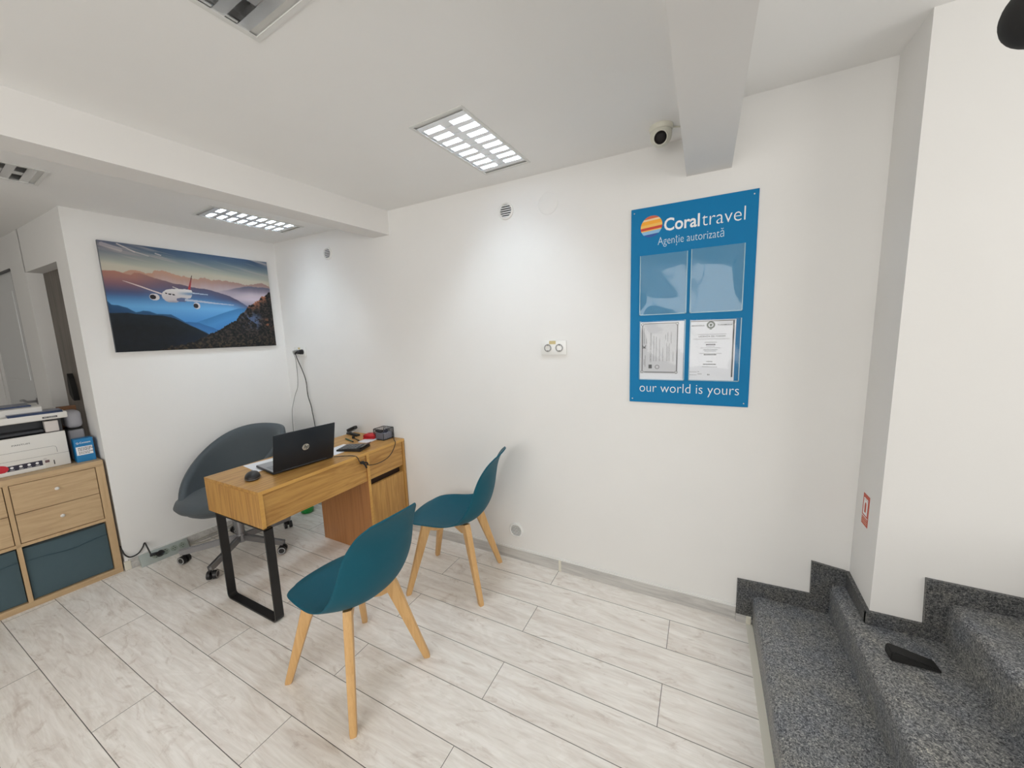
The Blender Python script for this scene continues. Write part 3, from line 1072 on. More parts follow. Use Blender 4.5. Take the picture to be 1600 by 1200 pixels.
def pocket(i, x0, x1, z0, z1):
    bm = bmesh.new()
    n = 14
    g = []
    for r in range(n + 1):
        row = []
        for c in range(n + 1):
            a, b = c / n, r / n
            d = min(a, 1 - a, b, 1 - b)
            off = 0.0035 + 0.006 * min(1, d * 4.5) + 0.0035 * math.sin(3 * a + 5 * b + i * 2.1) * min(1, d * 5)
            row.append(bm.verts.new(bp(x0 + (x1 - x0) * a, z0 + (z1 - z0) * b, off)))
        g.append(row)
    for r in range(n):
        for c in range(n):
            bm.faces.new((g[r][c], g[r][c + 1], g[r + 1][c + 1], g[r + 1][c]))
    o = finish('clear_pocket', bm, M_pocket_empty if i < 2 else M_pocket_full, board, smooth=True)
    bm = bmesh.new()
    for a0, a1, b0, b1 in ((x0, x0 + .004, z0, z1), (x1 - .004, x1, z0, z1), (x0, x1, z0, z0 + .004)):
        box(bm, a0 - BX, a1 - BX, -bt - 0.004, -bt - 0.0003, b0 - BZ, b1 - BZ)
    finish('welt', bm, M_pocket_edge, o)


for i, p in enumerate(POCK):
    pocket(i, *p)

# certificates inside the lower pockets
M_ink_grey = mat('print_grey', S(95, 95, 97), 0.8)
M_ink_dark = mat('print_dark', S(40, 40, 42), 0.8)
M_cert = mat('certificate_paper', (0.66, 0.66, 0.68, 1), 0.8)


def sheet(name, x0, x1, z0, z1, label, off=0.0015):
    r = empty(name, ((x0 + x1) / 2, -bt - off, z0), 0, label, 'certificate')
    bm = bmesh.new()
    box(bm, -(x1 - x0) / 2, (x1 - x0) / 2, -0.0004, 0.0, 0, z1 - z0)
    finish('paper', bm, M_paper, r)
    return r, (x0 + x1) / 2, z0


r, ox, oz = sheet('certificate', -0.300, -0.092, 1.236, 1.530, 'certificate printed sideways on grey paper in the lower left pocket of the blue board')


def sp(x, z):
    return Vector((x - ox, -0.0006, z - oz))


bm = bmesh.new()
box(bm, -0.298 - ox, -0.118 - ox, -0.0006, -0.0002, 1.266 - oz, 1.526 - oz)
finish('printed_sheet', bm, M_cert, r)
bm = bmesh.new()
for x0, x1, z0, z1 in ((-0.290, -0.286, 1.280, 1.512), (-0.124, -0.120, 1.280, 1.512), (-0.278, -0.132, 1.271, 1.275), (-0.280, -0.132, 1.520, 1.522)):
    box(bm, x0 - ox, x1 - ox, -0.0010, -0.0005, z0 - oz, z1 - oz)
for x, z in ((-0.288, 1.274), (-0.124, 1.274), (-0.288, 1.518), (-0.124, 1.518)):
    lathe(bm, [(0.005, 0), (0.007, 0), (0.007, 0.0004), (0.005, 0.0004), (0.005, 0)], 16, Matrix.Translation((x - ox, -0.0006, z - oz)) @ Matrix.Rotation(PI / 2, 4, 'X'))
lathe(bm, [(0.008, 0), (0.0105, 0), (0.0105, 0.0004), (0.008, 0.0004), (0.008, 0)], 24, Matrix.Translation((-0.214 - ox, -0.0006, 1.300 - oz)) @ Matrix.Rotation(PI / 2, 4, 'X'))
box(bm, -0.256 - ox, -0.240 - ox, -0.0010, -0.0005, 1.292 - oz, 1.312 - oz)
finish('border', bm, M_ink_grey, r)
text('lettering', 'CERTIFICAT DE \u00ceNREGISTRARE', M_ink_grey, r, sp(-0.243, 1.325), (0, 0, 1), (-1, 0, 0), 0.150, 0.009)
bm = bmesh.new()
random.seed(4)
for x, z0, z1 in ((-0.232, 1.33, 1.46), (-0.220, 1.33, 1.455), (-0.204, 1.33, 1.445), (-0.188, 1.33, 1.40), (-0.170, 1.33, 1.42), (-0.164, 1.33, 1.405), (-0.158, 1.33, 1.42), (-0.140, 1.33, 1.38), (-0.176, 1.44, 1.465), (-0.166, 1.43, 1.475), (-0.150, 1.42, 1.475), (-0.279, 1.31, 1.34), (-0.273, 1.30, 1.36), (-0.279, 1.42, 1.50), (-0.268, 1.42, 1.445)):
    z = z0
    while z < z1:
        l = random.uniform(0.006, 0.016)
        box(bm, x - 0.0008 - ox, x + 0.0008 - ox, -0.0010, -0.0005, z - oz, min(z + l, z1) - oz)
        z += l + 0.0015
finish('text_lines', bm, M_ink_grey, r)
text('emblem', 'K', M_ink_dark, r, sp(-0.270, 1.396), (0, 0, 1), (-1, 0, 0), 0.017, 0.016, offset=0.02)

r, ox, oz = sheet('certificate', -0.066, 0.128, 1.236, 1.529, 'white tourism licence with round crest in the lower right pocket of the blue board')
bm = bmesh.new()
box(bm, -0.064 - ox, 0.124 - ox, -0.0010, -0.0005, 1.5225 - oz, 1.5255 - oz)
box(bm, 0.116 - ox, 0.122 - ox, -0.0010, -0.0005, 1.255 - oz, 1.522 - oz)
for x0, x1, z in ((-0.032, 0.090, 1.4600), (-0.050, 0.104, 1.4375), (-0.018, 0.068, 1.394), (-0.022, 0.074, 1.368)):
    box(bm, x0 - ox, x1 - ox, -0.0010, -0.0005, z - oz, z + 0.0012 - oz)
finish('border', bm, M_ink_grey, r)
bm = bmesh.new()
Mx = Matrix.Translation((0.024 - ox, -0.0006, 1.505 - oz)) @ Matrix.Rotation(PI / 2, 4, 'X')
lathe(bm, [(0.0105, 0), (0.018, 0), (0.018, 0.0004), (0.0105, 0.0004), (0.0105, 0)], 28, Mx)
prism(bm, [(0.018 - ox, 1.511 - oz), (0.030 - ox, 1.511 - oz), (0.030 - ox, 1.503 - oz), (0.024 - ox, 1.496 - oz), (0.018 - ox, 1.503 - oz)], 1, -0.0010, -0.0006)
box(bm, 0.019 - ox, 0.029 - ox, -0.001, -0.0006, 1.4835 - oz, 1.4865 - oz)
finish('crest', bm, mat('crest_grey', S(110, 118, 110), 0.8), r)
text('lettering', 'MINISTERUL', M_ink_grey, r, sp(-0.058, 1.500), RX, UZ, 0.056, 0.0062, offset=0.01)
text('lettering', 'TURISMULUI', M_ink_grey, r, sp(0.052, 1.501), RX, UZ, 0.060, 0.0062, offset=0.01)
text('lettering', 'LICEN\u021aA DE TURISM', M_ink_dark, r, sp(-0.026, 1.4445), RX, UZ, 0.112, 0.0105)
bm = bmesh.new()
for x0, x1, z, h in ((0.000, 0.052, 1.421, 0.0018), (0.006, 0.046, 1.4085, 0.005), (0.008, 0.044, 1.402, 0.0012), (-0.004, 0.056, 1.385, 0.0018), (0.0, 0.05, 1.379, 0.0015), (-0.002, 0.052, 1.3605, 0.0042), (0.010, 0.036, 1.328, 0.0024), (-0.004, 0.052, 1.314, 0.0036), (-0.008, 0.058, 1.303, 0.0012), (-0.062, -0.030, 1.277, 0.001), (-0.062, -0.030, 1.262, 0.001), (-0.026, -0.020, 1.278, 0.0016), (-0.026, -0.008, 1.267, 0.0016)):
    x = x0
    while x < x1:
        l = random.uniform(0.004, 0.012)
        box(bm, x - ox, min(x + l, x1) - ox, -0.0010, -0.0005, z - oz, z + h - oz)
        x += l + 0.001
finish('text_lines', bm, M_ink_dark, r)
text('lettering', '824', M_ink_dark, r, sp(0.016, 1.262), RX, UZ, 0.010, 0.006, offset=0.02)

# ================================================================ SMALL FITTINGS ON THE WALLS
M_slat = mat('grille_slat', (0.72, 0.73, 0.73, 1), 0.4)


def vent(x, z, r, label, slots=6):
    t = empty('round_vent', (x, 0, z), 0, label, 'vent', 'round white ventilation grilles on the long wall')
    MX = Matrix.Rotation(PI / 2, 4, 'X')
    bm = bmesh.new()
    lathe(bm, [(r * 0.76, 0.0), (r * 0.76, 0.010), (r * 0.84, 0.013), (r * 0.97, 0.010), (r, 0.006), (r, 0.0)], 40, MX)
    finish('rim', bm, M_white, t, angle=40)
    bm = bmesh.new()
    lathe(bm, [(0, 0.0015), (r * 0.77, 0.0015)], 40, MX)
    finish('dark_backing', bm, mat('vent_shadow', (0.035, 0.038, 0.042, 1), 0.9), t)
    bm = bmesh.new()
    n = slots
    ri = r * 0.77
    for k in range(n + 1):
        zc = -ri + 2 * ri * (k + 0.5) / (n + 1)
        hw = math.sqrt(max(1e-6, ri * ri - zc * zc))
        hh = ri / (n + 1) * 0.56
        prism(bm, [(-0.002, zc - hh), (-0.009, zc - hh * 1.1), (-0.009, zc + hh * 0.5), (-0.002, zc + hh)], 0, -hw, hw)
    finish('slats', bm, M_slat, t)


vent(-1.064, 2.209, 0.048, 'round white grille high on the long wall, right under the lit lamp', 5)
vent(-2.655, 2.164, 0.048, 'round white grille high on the long wall near the left corner above the wall socket', 5)
vent(-1.068, 0.205, 0.050, 'round white grille low on the long wall just above the baseboard', 6)
t = empty('round_cover', (-0.800, 0, 2.205), 0, 'flat white round cover plate high on the wall right of the upper grille', 'cover plate')
bm = bmesh.new()
lathe(bm, [(0.0, 0.004), (0.054, 0.004), (0.058, 0.002), (0.058, 0.0)], 48, Matrix.Rotation(PI / 2, 4, 'X'))
finish('disc', bm, M_wall, t, angle=40)


M_outlet = mat('outlet_recess_shade', (0.50, 0.50, 0.49, 1), 0.4)  # shade of the recessed wells put into a grey colour


def socket_pair(x, z, label, tape):
    t = empty('double_socket', (x, 0, z), 0, label, 'socket')
    bm = bmesh.new()
    box(bm, -0.078, 0.078, -0.009, 0, -0.041, 0.041, 0.003)
    finish('plate', bm, M_white2, t, angle=40)
    for sx in (-0.0355, 0.0355):
        bm = bmesh.new()
        MX = Matrix.Translation((sx, -0.009, 0)) @ Matrix.Rotation(PI / 2, 4, 'X')
        lathe(bm, [(0.0, -0.004), (0.0175, -0.004), (0.0185, 0.0025), (0.022, 0.0025), (0.024, 0.0)], 32, MX)
        s = finish('outlet', bm, M_outlet, t, angle=40)
        bm = bmesh.new()
        for a, b in ((-0.0085, 0), (0.0085, 0)):
            cyl(bm, (sx + a, -0.0052, b), (sx + a, -0.0046, b), 0.0028, seg=10)
        for b in (-0.017, 0.017):
            box(bm, sx - 0.0025, sx + 0.0025, -0.012, -0.009, b - 0.003, b + 0.003)
        finish('contacts', bm, mat('contact_dark', S(88, 74, 56), 0.5), s)
        bm = bmesh.new()
        lathe(bm, [(0.0172, 0.0027), (0.0172, 0.0032), (0.0196, 0.0032), (0.0196, 0.0022)], 32, MX)
        finish('shadow_ring', bm, M_ink_grey, s)
    bm = bmesh.new()
    box(bm, tape[0], tape[1], -0.0105, -0.0092, tape[2], tape[3])
    finish('tape_label', bm, mat('yellowed_tape', S(206, 190, 140), 0.5), t)['label'] = 'yellowed tape label'
    return t


socket_pair(-0.7805, 1.404, 'white double wall socket with yellow tape label, left of the blue board', (-0.026, 0.014, 0.022, 0.041))
socket_pair(-3.128, 1.396, 'white double wall socket above the desk, holding a black and a grey plug', (-0.020, 0.008, 0.022, 0.038))

# plugs and cables at the left socket
M_cable_k = mat('black_cable', (0.02, 0.02, 0.02, 1), 0.5)
M_cable_g = mat('grey_cable', (0.30, 0.30, 0.29, 1), 0.5)
pc = empty('plugged_cable', (-3.0925, -0.012, 1.396), 0, 'black plug and cord dropping from the wall socket behind the laptop', 'cable')
bm = bmesh.new()
cyl(bm, (0, 0, 0), (0, -0.022, 0), 0.0215, 0.020, seg=24)
cyl(bm, (0, -0.022, 0), (-0.004, -0.042, 0), 0.019, 0.014, seg=24)
tube(bm, [(0, -0.032, 0), (-0.022, -0.042, -0.003), (-0.038, -0.040, -0.015)], 0.008, 10)
finish('plug', bm, M_black, pc, angle=50)
bm = bmesh.new()
W0 = Vector((-3.0925, -0.012, 1.396))
tube(bm, [Vector(p) - W0 for p in [(-3.128, -0.052, 1.383), (-3.124, -0.04, 1.33), (-3.095, -0.025, 1.23), (-3.072, -0.02, 1.14), (-3.068, -0.02, 1.02), (-3.04, -0.02, 0.93), (-3.030, -0.02, 0.86), (-3.015, -0.02, 0.74), (-3.0, -0.025, 0.40), (-2.98, -0.04, 0.012)]], 0.0035, 8)
finish('cord', bm, M_cable_k, pc, smooth=True)
gc = empty('plugged_cable', (-3.163, -0.012, 1.396), 0, 'grey plug and thin grey cord hanging left of the black one', 'cable')
W1_ = Vector((-3.163, -0.012, 1.396))
bm = bmesh.new()
cyl(bm, (0, 0, 0), (0, -0.018, 0), 0.0195, 0.017, seg=20)
box(bm, -0.010, 0.008, -0.036, -0.016, -0.012, 0.014, 0.004)
finish('plug', bm, mat('grey_plug', S(150, 150, 146), 0.5), gc, angle=50)
bm = bmesh.new()
tube(bm, [Vector(p) - W1_ for p in [(-3.163, -0.045, 1.385), (-3.150, -0.04, 1.33), (-3.165, -0.03, 1.20), (-3.19, -0.025, 1.09), (-3.235, -0.025, 1.02), (-3.275, -0.03, 0.93), (-3.295, -0.035, 0.86), (-3.30, -0.04, 0.70), (-3.30, -0.05, 0.35), (-3.28, -0.08, 0.01)]], 0.0028, 8)
finish('cord', bm, M_cable_g, gc, smooth=True)

# security camera on the ceiling
M_cam = mat('cream_camera_shell', (0.68, 0.67, 0.58, 1), 0.35)
sc = empty('security_camera', (-0.200, -0.168, 2.37), 0, 'cream dome security camera on the ceiling beside the right beam', 'camera')
bm = bmesh.new()
lathe(bm, [(0.0, 0.0), (0.049, 0.0), (0.050, -0.006), (0.047, -0.016), (0.044, -0.020)], 36)
finish('base', bm, M_cam, sc, angle=40)
bm = bmesh.new()
ellipsoid(bm, (0, 0, -0.034), (0.045, 0.045, 0.050))
finish('ball', bm, M_cam, sc, smooth=True)
dd = Vector((0.04, -0.80, -0.38)).normalized()
q = dd.to_track_quat('Z', 'Y').to_matrix().to_4x4()
bm = bmesh.new()
lathe(bm, [(0.0, 0.034), (0.024, 0.036), (0.026, 0.044), (0.029, 0.044), (0.032, 0.034)], 32, Matrix.Translation((0, 0, -0.042)) @ q)
finish('lens_ring', bm, M_cam, sc, angle=40)
bm = bmesh.new()
lathe(bm, [(0.0, 0.045), (0.012, 0.0445), (0.0245, 0.042), (0.025, 0.036)], 32, Matrix.Translation((0, 0, -0.042)) @ q)
finish('lens_window', bm, mat('camera_glass', (0.012, 0.010, 0.010, 1), 0.5, spec=0.2), sc, smooth=True)
bm = bmesh.new()
tube(bm, [(0.036, 0.01, -0.006), (0.06, 0.03, -0.003), (0.098, 0.05, -0.003)], 0.003, 8)
finish('cable', bm, M_cam, sc, smooth=True)

# red fire sign on the side of the white chase
M_red = mat('sign_orange_red', (0.55, 0.075, 0.035, 1), 0.5)
fs = empty('fire_sign', (0.613, -0.106, 0.662), 0, 'small orange red sign stuck on the white wall above the stairs', 'sign')
bm = bmesh.new()
box(bm, -0.0012, 0.0, -0.032, 0.030, 0, 0.130)
finish('plate', bm, M_red, fs)
bm = bmesh.new()
for (y0, y1, z0, z1) in ((-0.020, 0.020, 0.0435, 0.0475), (-0.020, -0.0165, 0.0475, 0.110), (0.0165, 0.020, 0.0475, 0.110), (-0.020, 0.020, 0.110, 0.114), (-0.030, 0.030, 0.034, 0.037)):
    box(bm, -0.0018, -0.001, y0, y1, z0, z1)
prism(bm, [(-0.0165, 0.047), (0.0165, 0.047), (0.0165, 0.100), (0.010, 0.111), (0.0, 0.106), (-0.010, 0.111), (-0.0165, 0.100)], 0, -0.0017, -0.001)
finish('pictogram', bm, M_ink, fs)
bm = bmesh.new()
prism(bm, [(-0.007, 0.055), (0.007, 0.055), (0.007, 0.09), (0.003, 0.097), (-0.003, 0.097), (-0.007, 0.09)], 0, -0.0022, -0.0015)
finish('extinguisher', bm, M_red, fs)
bm = bmesh.new()
for z in (0.008, 0.016, 0.025):
    y = -0.026
    while y < 0.02:
        l = random.uniform(0.006, 0.012)
        box(bm, -0.0018, -0.001, y, y + l, z, z + 0.0035)
        y += l + 0.003
finish('text_lines', bm, mat('sign_text_pale', S(220, 170, 150), 0.6), fs)

# black door wedge lying on the second step
bm = bmesh.new()
prism(bm, [(-0.066, 0.0), (0.066, 0.0), (0.060, 0.010), (-0.058, 0.036), (-0.066, 0.030)], 1, -0.024, 0.024)
bmesh.ops.bevel(bm, geom=list(bm.edges), offset=0.003, segments=2, affect='EDGES')
o = finish('door_wedge', bm, M_blackmat, angle=50)
o.location = (0.682, -0.402, 0.3155)
o.rotation_euler = (0, 0, 0.04)
tag(o, 'black rubber wedge lying on the second granite step', 'door wedge')

# unidentified dark round object very near the lens at the top right corner
pl = empty('black_blob', (0.477, -1.042, 2.478), 0, 'unidentified round black shade close to the camera, cut off by the top right corner', 'unidentified object')
bm = bmesh.new()
ellipsoid(bm, (0, 0, -0.486), (0.052, 0.052, 0.052), 32, 20)
finish('sphere', bm, M_blackmat, pl, smooth=True)
bm = bmesh.new()
cyl(bm, (0, 0, 0), (0, 0, -0.42), 0.003, seg=8)  # added cord and ceiling cap, only there to hold the sphere up
lathe(bm, [(0, 0), (0.03, 0), (0.03, -0.012), (0, -0.014)], 24)
finish('cord', bm, M_black, pl)

# ================================================================ TEAL CHAIRS
#  local axes: +x forward, +y left, z up
CEN = [(0.228, 0.424), (0.185, 0.430), (0.11, 0.424), (0.0, 0.415), (-0.08, 0.412), (-0.145, 0.425), (-0.195, 0.462), (-0.230, 0.52), (-0.252, 0.59), (-0.264, 0.66), (-0.276, 0.73), (-0.298, 0.79), (-0.326, 0.828)]
EDG = [(0.212, 0.427, 0.130), (0.170, 0.438, 0.188), (0.095, 0.447, 0.210), (-0.01, 0.450, 0.218), (-0.070, 0.462, 0.216), (-0.115, 0.485, 0.210), (-0.150, 0.525, 0.203), (-0.175, 0.572, 0.196), (-0.196, 0.625, 0.188), (-0.214, 0.68, 0.180), (-0.240, 0.735, 0.168), (-0.276, 0.788, 0.148), (-0.309, 0.820, 0.116)]


def shell_mesh():
    C = catmull([(a, 0, b) for a, b in CEN], 4)
    E = catmull([(a, w, b) for a, b, w in EDG], 4)
    bm = bmesh.new()
    NU = 20
    rows = []
    for c, e in zip(C, E):
        row = []
        for k in range(NU + 1):
            u = -1 + 2 * k / NU
            s = abs(u) ** 2.3
            row.append(bm.verts.new((c.x + (e.x - c.x) * s, e.y * math.sin(u * PI / 2) ** 1 if False else e.y * u, c.z + (e.z - c.z) * s)))
        rows.append(row)
    for a, b in zip(rows, rows[1:]):
        for k in range(NU):
            bm.faces.new((a[k], a[k + 1], b[k + 1], b[k]))
    # rounded caps on the front and the top
    for row, sg in ((rows[0], 0), (rows[-1], 1)):
        prev = row
        n = 4
        base = [v.co.copy() for v in row]
        for j in range(1, n + 1):
            t = j / n
            new = []
            for k, p in enumerate(base):
                u = -1 + 2 * k / NU
                f = (1 - abs(u) ** 2.4)
                q = p.copy()
                if sg == 0:
                    q.x += 0.022 * t * f
                    q.z -= 0.010 * t * t * f
                else:
                    q.z += 0.006 * t * f
                    q.x -= 0.008 * t * f
                new.append(bm.verts.new(q))
            for k in range(NU):
                bm.faces.new((prev[k], prev[k + 1], new[k + 1], new[k]))
            prev = new
    bmesh.ops.remove_doubles(bm, verts=bm.verts, dist=0.0002)
    return bm


def leg_bm(sx, sy):
    """tapered beech leg from foot to the hub under the seat"""
    foot = Vector((sx * 0.2235, sy * 0.200, 0.0))
    top = Vector((sx * 0.118, sy * 0.105, 0.425 if sx > 0 else 0.420))
    bm = bmesh.new()
    d = (top - foot).normalized()
    rad = Vector((sx * 0.74, sy * 0.67, 0)).normalized()
    a = (rad - d * rad.dot(d)).normalized()
    b = d.cross(a)
    rings = []
    for t, wa, wb in ((0.0, 0.0135, 0.0125), (0.02, 0.0150, 0.0140), (0.5, 0.0215, 0.0165), (0.93, 0.0290, 0.0185), (1.0, 0.0270, 0.0180)):
        c = foot.lerp(top, t)
        ring = []
        for k in range(16):
            th = 2 * PI * k / 16
            ca, sa = math.cos(th), math.sin(th)
            m = (abs(ca) ** 5 + abs(sa) ** 5) ** (-1 / 5)
            p = c + a * (ca * m * wa) + b * (sa * m * wb)
            if t < 0.01:
                p.z = 0.0
            ring.append(bm.verts.new(p))
        rings.append(ring)
    for r0, r1 in zip(rings, rings[1:]):
        for k in range(16):
            bm.faces.new((r0[k], r0[(k + 1) % 16], r1[(k + 1) % 16], r1[k]))
    bm.faces.new(rings[0][::-1])
    bm.faces.new(rings[-1])
    return bm


def make_chair():
    root = empty('shell_chair', (0, 0, 0))
    o = finish('seat_shell', shell_mesh(), M_teal, root, smooth=True)
    md = o.modifiers.new('thickness', 'SOLIDIFY')
    md.thickness = 0.007
    md.offset = 0
    ms = o.modifiers.new('smooth', 'SUBSURF')
    ms.levels = 1
    ms.render_levels = 1
    for sx in (1, -1):
        for sy in (1, -1):
            finish('leg', leg_bm(sx, sy), M_beech, root, angle=40)
    bm = bmesh.new()   # crossed wooden under-frame
    for s in (1, -1):
        ang = math.atan2(0.105 * s, 0.118)
        Mr = Matrix.Rotation(ang, 4, 'Z')
        prism(bm, [(-0.165, 0.400), (-0.165, 0.370), (-0.12, 0.352), (0.12, 0.352), (0.165, 0.370), (0.165, 0.400)], 1, -0.011, 0.011, M=Mr)
    finish('cross_frame', bm, M_beech, root)
    for sx in (0.09, -0.09):
        for sy in (0.078, -0.078):
            bm = bmesh.new()
            cyl(bm, (sx, sy, 0.395), (sx, sy, 0.418), 0.012, seg=14)
            finish('mounting_stud', bm, M_blackmat, root)
    return root


chA = make_chair()
chA.location = (-1.352, -1.048, 0)
chA.rotation_euler = (0, 0, math.radians(176.5))
tag(chA, 'teal shell chair with beech legs nearest the camera, its back towards us', 'chair', 'teal shell chairs in front of the desk')
chB = copy_tree(chA)
chB.location = (-1.3255, -0.330, 0)
chB.rotation_euler = (0, 0, math.radians(193.8))
tag(chB, 'teal shell chair with beech legs standing by the long wall, right of the desk', 'chair', 'teal shell chairs in front of the desk')

# ================================================================ DESK
DX0, DX1, DY0, DY1 = -2.540, -2.000, -1.050, -0.004
DT = 0.735
desk = empty('desk', ((DX0 + DX1) / 2, (DY0 + DY1) / 2, 0), 0, 'orange oak desk with a drawer pedestal and a black steel loop leg', 'desk')
dx, dy = (DX0 + DX1) / 2, (DY0 + DY1) / 2


def db(bm, x0, x1, y0, y1, z0, z1, bev=0.001):
    box(bm, x0 - dx, x1 - dx, y0 - dy, y1 - dy, z0, z1, bev, 1)


bm = bmesh.new()
db(bm, DX0, DX1, DY0, DY1, DT - 0.018, DT)
finish('desktop', bm, M_oak, desk)
bm = bmesh.new()
db(bm, DX0, DX1, DY0, DY0 + 0.020, 0.533, DT - 0.0185)
finish('side_panel', bm, M_oakv, desk)
bm = bmesh.new()
db(bm, DX0 + 0.01, DX1 - 0.002, -0.362, -0.342, 0.0, DT - 0.0185)
finish('pedestal_side', bm, M_oakside, desk)['label'] = 'darker brown pedestal side'
bm = bmesh.new()
db(bm, DX0 + 0.01, DX1, DY1 - 0.020, DY1, 0.0, DT - 0.0185)
finish('end_panel', bm, M_oakv, desk)
bm = bmesh.new()   # front edge banding of the pedestal sides
db(bm, DX1 - 0.002, DX1, -0.362, -0.342, 0.0, DT - 0.0185, 0)
finish('edge_strip', bm, M_oakedge, desk)
bm = bmesh.new()
db(bm, DX1 - 0.0005, DX1 + 0.0008, DY0, DY0 + 0.020, 0.533, DT - 0.0185, 0)
finish('edge_strip', bm, M_oakedge, desk)
bm = bmesh.new()
db(bm, DX1 - 0.0005, DX1 + 0.0008, DY0, DY1, DT - 0.018, DT, 0)
finish('edge_strip', bm, M_oakedge, desk)
bm = bmesh.new()
db(bm, DX1 - 0.030, DX1 - 0.009, DY0 + 0.0215, -0.3630, 0.533, DT - 0.0200)
finish('front_panel', bm, M_oak, desk)
bm = bmesh.new()
db(bm, DX0 + 0.01, DX1 - 0.022, DY0 + 0.021, -0.3625, 0.533, 0.548)
db(bm, DX0 + 0.005, DX0 + 0.02, DY0 + 0.021, -0.3625, 0.548, DT - 0.019)
finish('carcass', bm, M_oak, desk)
bm = bmesh.new()
db(bm, DX1 - 0.030, DX1 - 0.007, -0.3400, DY1 - 0.0225, 0.534, DT - 0.0205)
finish('drawer_front', bm, M_oak, desk)
bm = bmesh.new()
db(bm, DX1 - 0.030, DX1 - 0.007, -0.3400, DY1 - 0.0225, 0.05, 0.487)
finish('door_front', bm, M_oakv, desk)
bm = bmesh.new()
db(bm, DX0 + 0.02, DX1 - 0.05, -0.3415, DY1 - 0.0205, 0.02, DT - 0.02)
finish('recess', bm, mat('recess_painted_shade', (0.045, 0.022, 0.012, 1), 0.7), desk)  # near-black block paints the shade inside the pedestal gap
bm = bmesh.new()
db(bm, DX1 - 0.06, DX1 - 0.02, -0.3405, DY1 - 0.021, 0.0, 0.05)
finish('plinth', bm, M_oakv, desk)


def bar_loop():
    """flat steel bar bent to a U, standing under the left end"""
    bm = bmesh.new()
    xa, xb, t = -2.465, -1.985, 0.009
    r = 0.028
    outer, inner = [], []

    def arc(cx, cz, rr, a0, a1, n=8):
        return [(cx + rr * math.cos(a0 + (a1 - a0) * k / n), cz + rr * math.sin(a0 + (a1 - a0) * k / n)) for k in range(n + 1)]
    outer = [(xa, 0.533)] + arc(xa + r, r, r, PI, 1.5 * PI) + arc(xb - r, r, r, 1.5 * PI, 2 * PI) + [(xb, 0.533)]
    inner = [(xa + t, 0.533)] + arc(xa + r, r, r - t, PI, 1.5 * PI) + arc(xb - r, r, r - t, 1.5 * PI, 2 * PI) + [(xb - t, 0.533)]
    y0, y1 = -1.052, -1.008
    V = [[bm.verts.new((x - dx, y - dy, z)) for x, z in L] for L in (outer, inner) for y in (y0, y1)]
    o0, o1, i0, i1 = V
    for k in range(len(o0) - 1):
        bm.faces.new((o0[k], o0[k + 1], o1[k + 1], o1[k]))
        bm.faces.new((i0[k], i1[k], i1[k + 1], i0[k + 1]))
        bm.faces.new((o0[k], i0[k], i0[k + 1], o0[k + 1]))
        bm.faces.new((o1[k], o1[k + 1], i1[k + 1], i1[k]))
    for k in (0, -1):
        bm.faces.new((o0[k], o1[k], i1[k], i0[k]))
    box(bm, xa - dx, xb - dx, y0 - dy, y1 - dy, 0.527, 0.5328)
    return bm


finish('loop_leg', bar_loop(), M_steel_black, desk)['label'] = 'black flat steel loop leg'

# ---------------------------------------------------------------- laptop
P0 = Vector((-2.171, -0.873, 0))
P1 = Vector((-2.118, -0.521, 0))
la = math.atan2(-(P1 - P0).x, (P1 - P0).y)
mid = (P0 + P1) / 2
lap = empty('laptop', (mid.x, mid.y, DT), la, 'open black laptop with silver keyboard deck, its lid back towards us', 'laptop')
M_lid = mat('laptop_lid_black', (0.010, 0.014, 0.020, 1), 0.42)
M_deck = mat('laptop_silver_deck', (0.40, 0.41, 0.43, 1), 0.35, metal=0.6)
bm = bmesh.new()
box(bm, -0.240, 0.0, -0.178, 0.178, 0.003, 0.016, 0.004)
finish('base', bm, M_lid, lap, angle=40)
bm = bmesh.new()
box(bm, -0.236, -0.004, -0.174, 0.174, 0.0155, 0.0172, 0.0008, 1)
finish('deck', bm, M_deck, lap)
bm = bmesh.new()
for r in range(6):
    for c in range(15):
        if r == 5 and 3 < c < 9:
            continue
        x = -0.035 - r * 0.0185
        y = -0.160 + c * 0.0215
        box(bm, x - 0.0078, x + 0.0078, y, y + 0.0185, 0.017, 0.0186, 0.0006, 1)
box(bm, -0.1275 - 0.0078, -0.1275 + 0.0078, -0.074, 0.032, 0.017, 0.0186)
finish('keys', bm, mat('laptop_keys', (0.30, 0.31, 0.33, 1), 0.5), lap)
bm = bmesh.new()
box(bm, -0.225, -0.155, -0.055, 0.055, 0.0168, 0.0176, 0.0004, 1)
finish('touchpad', bm, mat('touchpad', (0.32, 0.33, 0.35, 1), 0.3), lap)
Ml2 = Matrix.Translation((0.002, 0, 0.014)) @ Matrix.Rotation(math.radians(14), 4, 'Y')
bm = bmesh.new()
box(bm, -0.003, 0.004, -0.178, 0.178, 0.0, 0.236, 0.003, 2, M=Ml2)
lid = finish('lid', bm, M_lid, lap, angle=40)
bm = bmesh.new()
box(bm, -0.0042, -0.0032, -0.170, 0.170, 0.018, 0.228, 0.0, M=Ml2)
finish('screen', bm, mat('screen_off', (0.01, 0.01, 0.012, 1), 0.15), lid)
bm = bmesh.new()
cyl(bm, (0.001, -0.13, 0.013), (0.001, 0.13, 0.013), 0.008, seg=14)
finish('hinge', bm, M_black, lap)
M_logo = mat('logo_silver', (0.66, 0.66, 0.62, 1), 0.22, metal=0.8)
bm = bmesh.new()
lathe(bm, [(0, 0.0012), (0.0205, 0.0012), (0.0205, 0)], 36, Ml2 @ Matrix.Translation((0.0035, 0, 0.118)) @ Matrix.Rotation(PI / 2, 4, 'Y'))
finish('logo', bm, M_logo, lid)
upv = (Ml2.to_3x3() @ Vector((0, 0, 1)))
slant = (upv + Vector((0, 0.35, 0))).normalized()
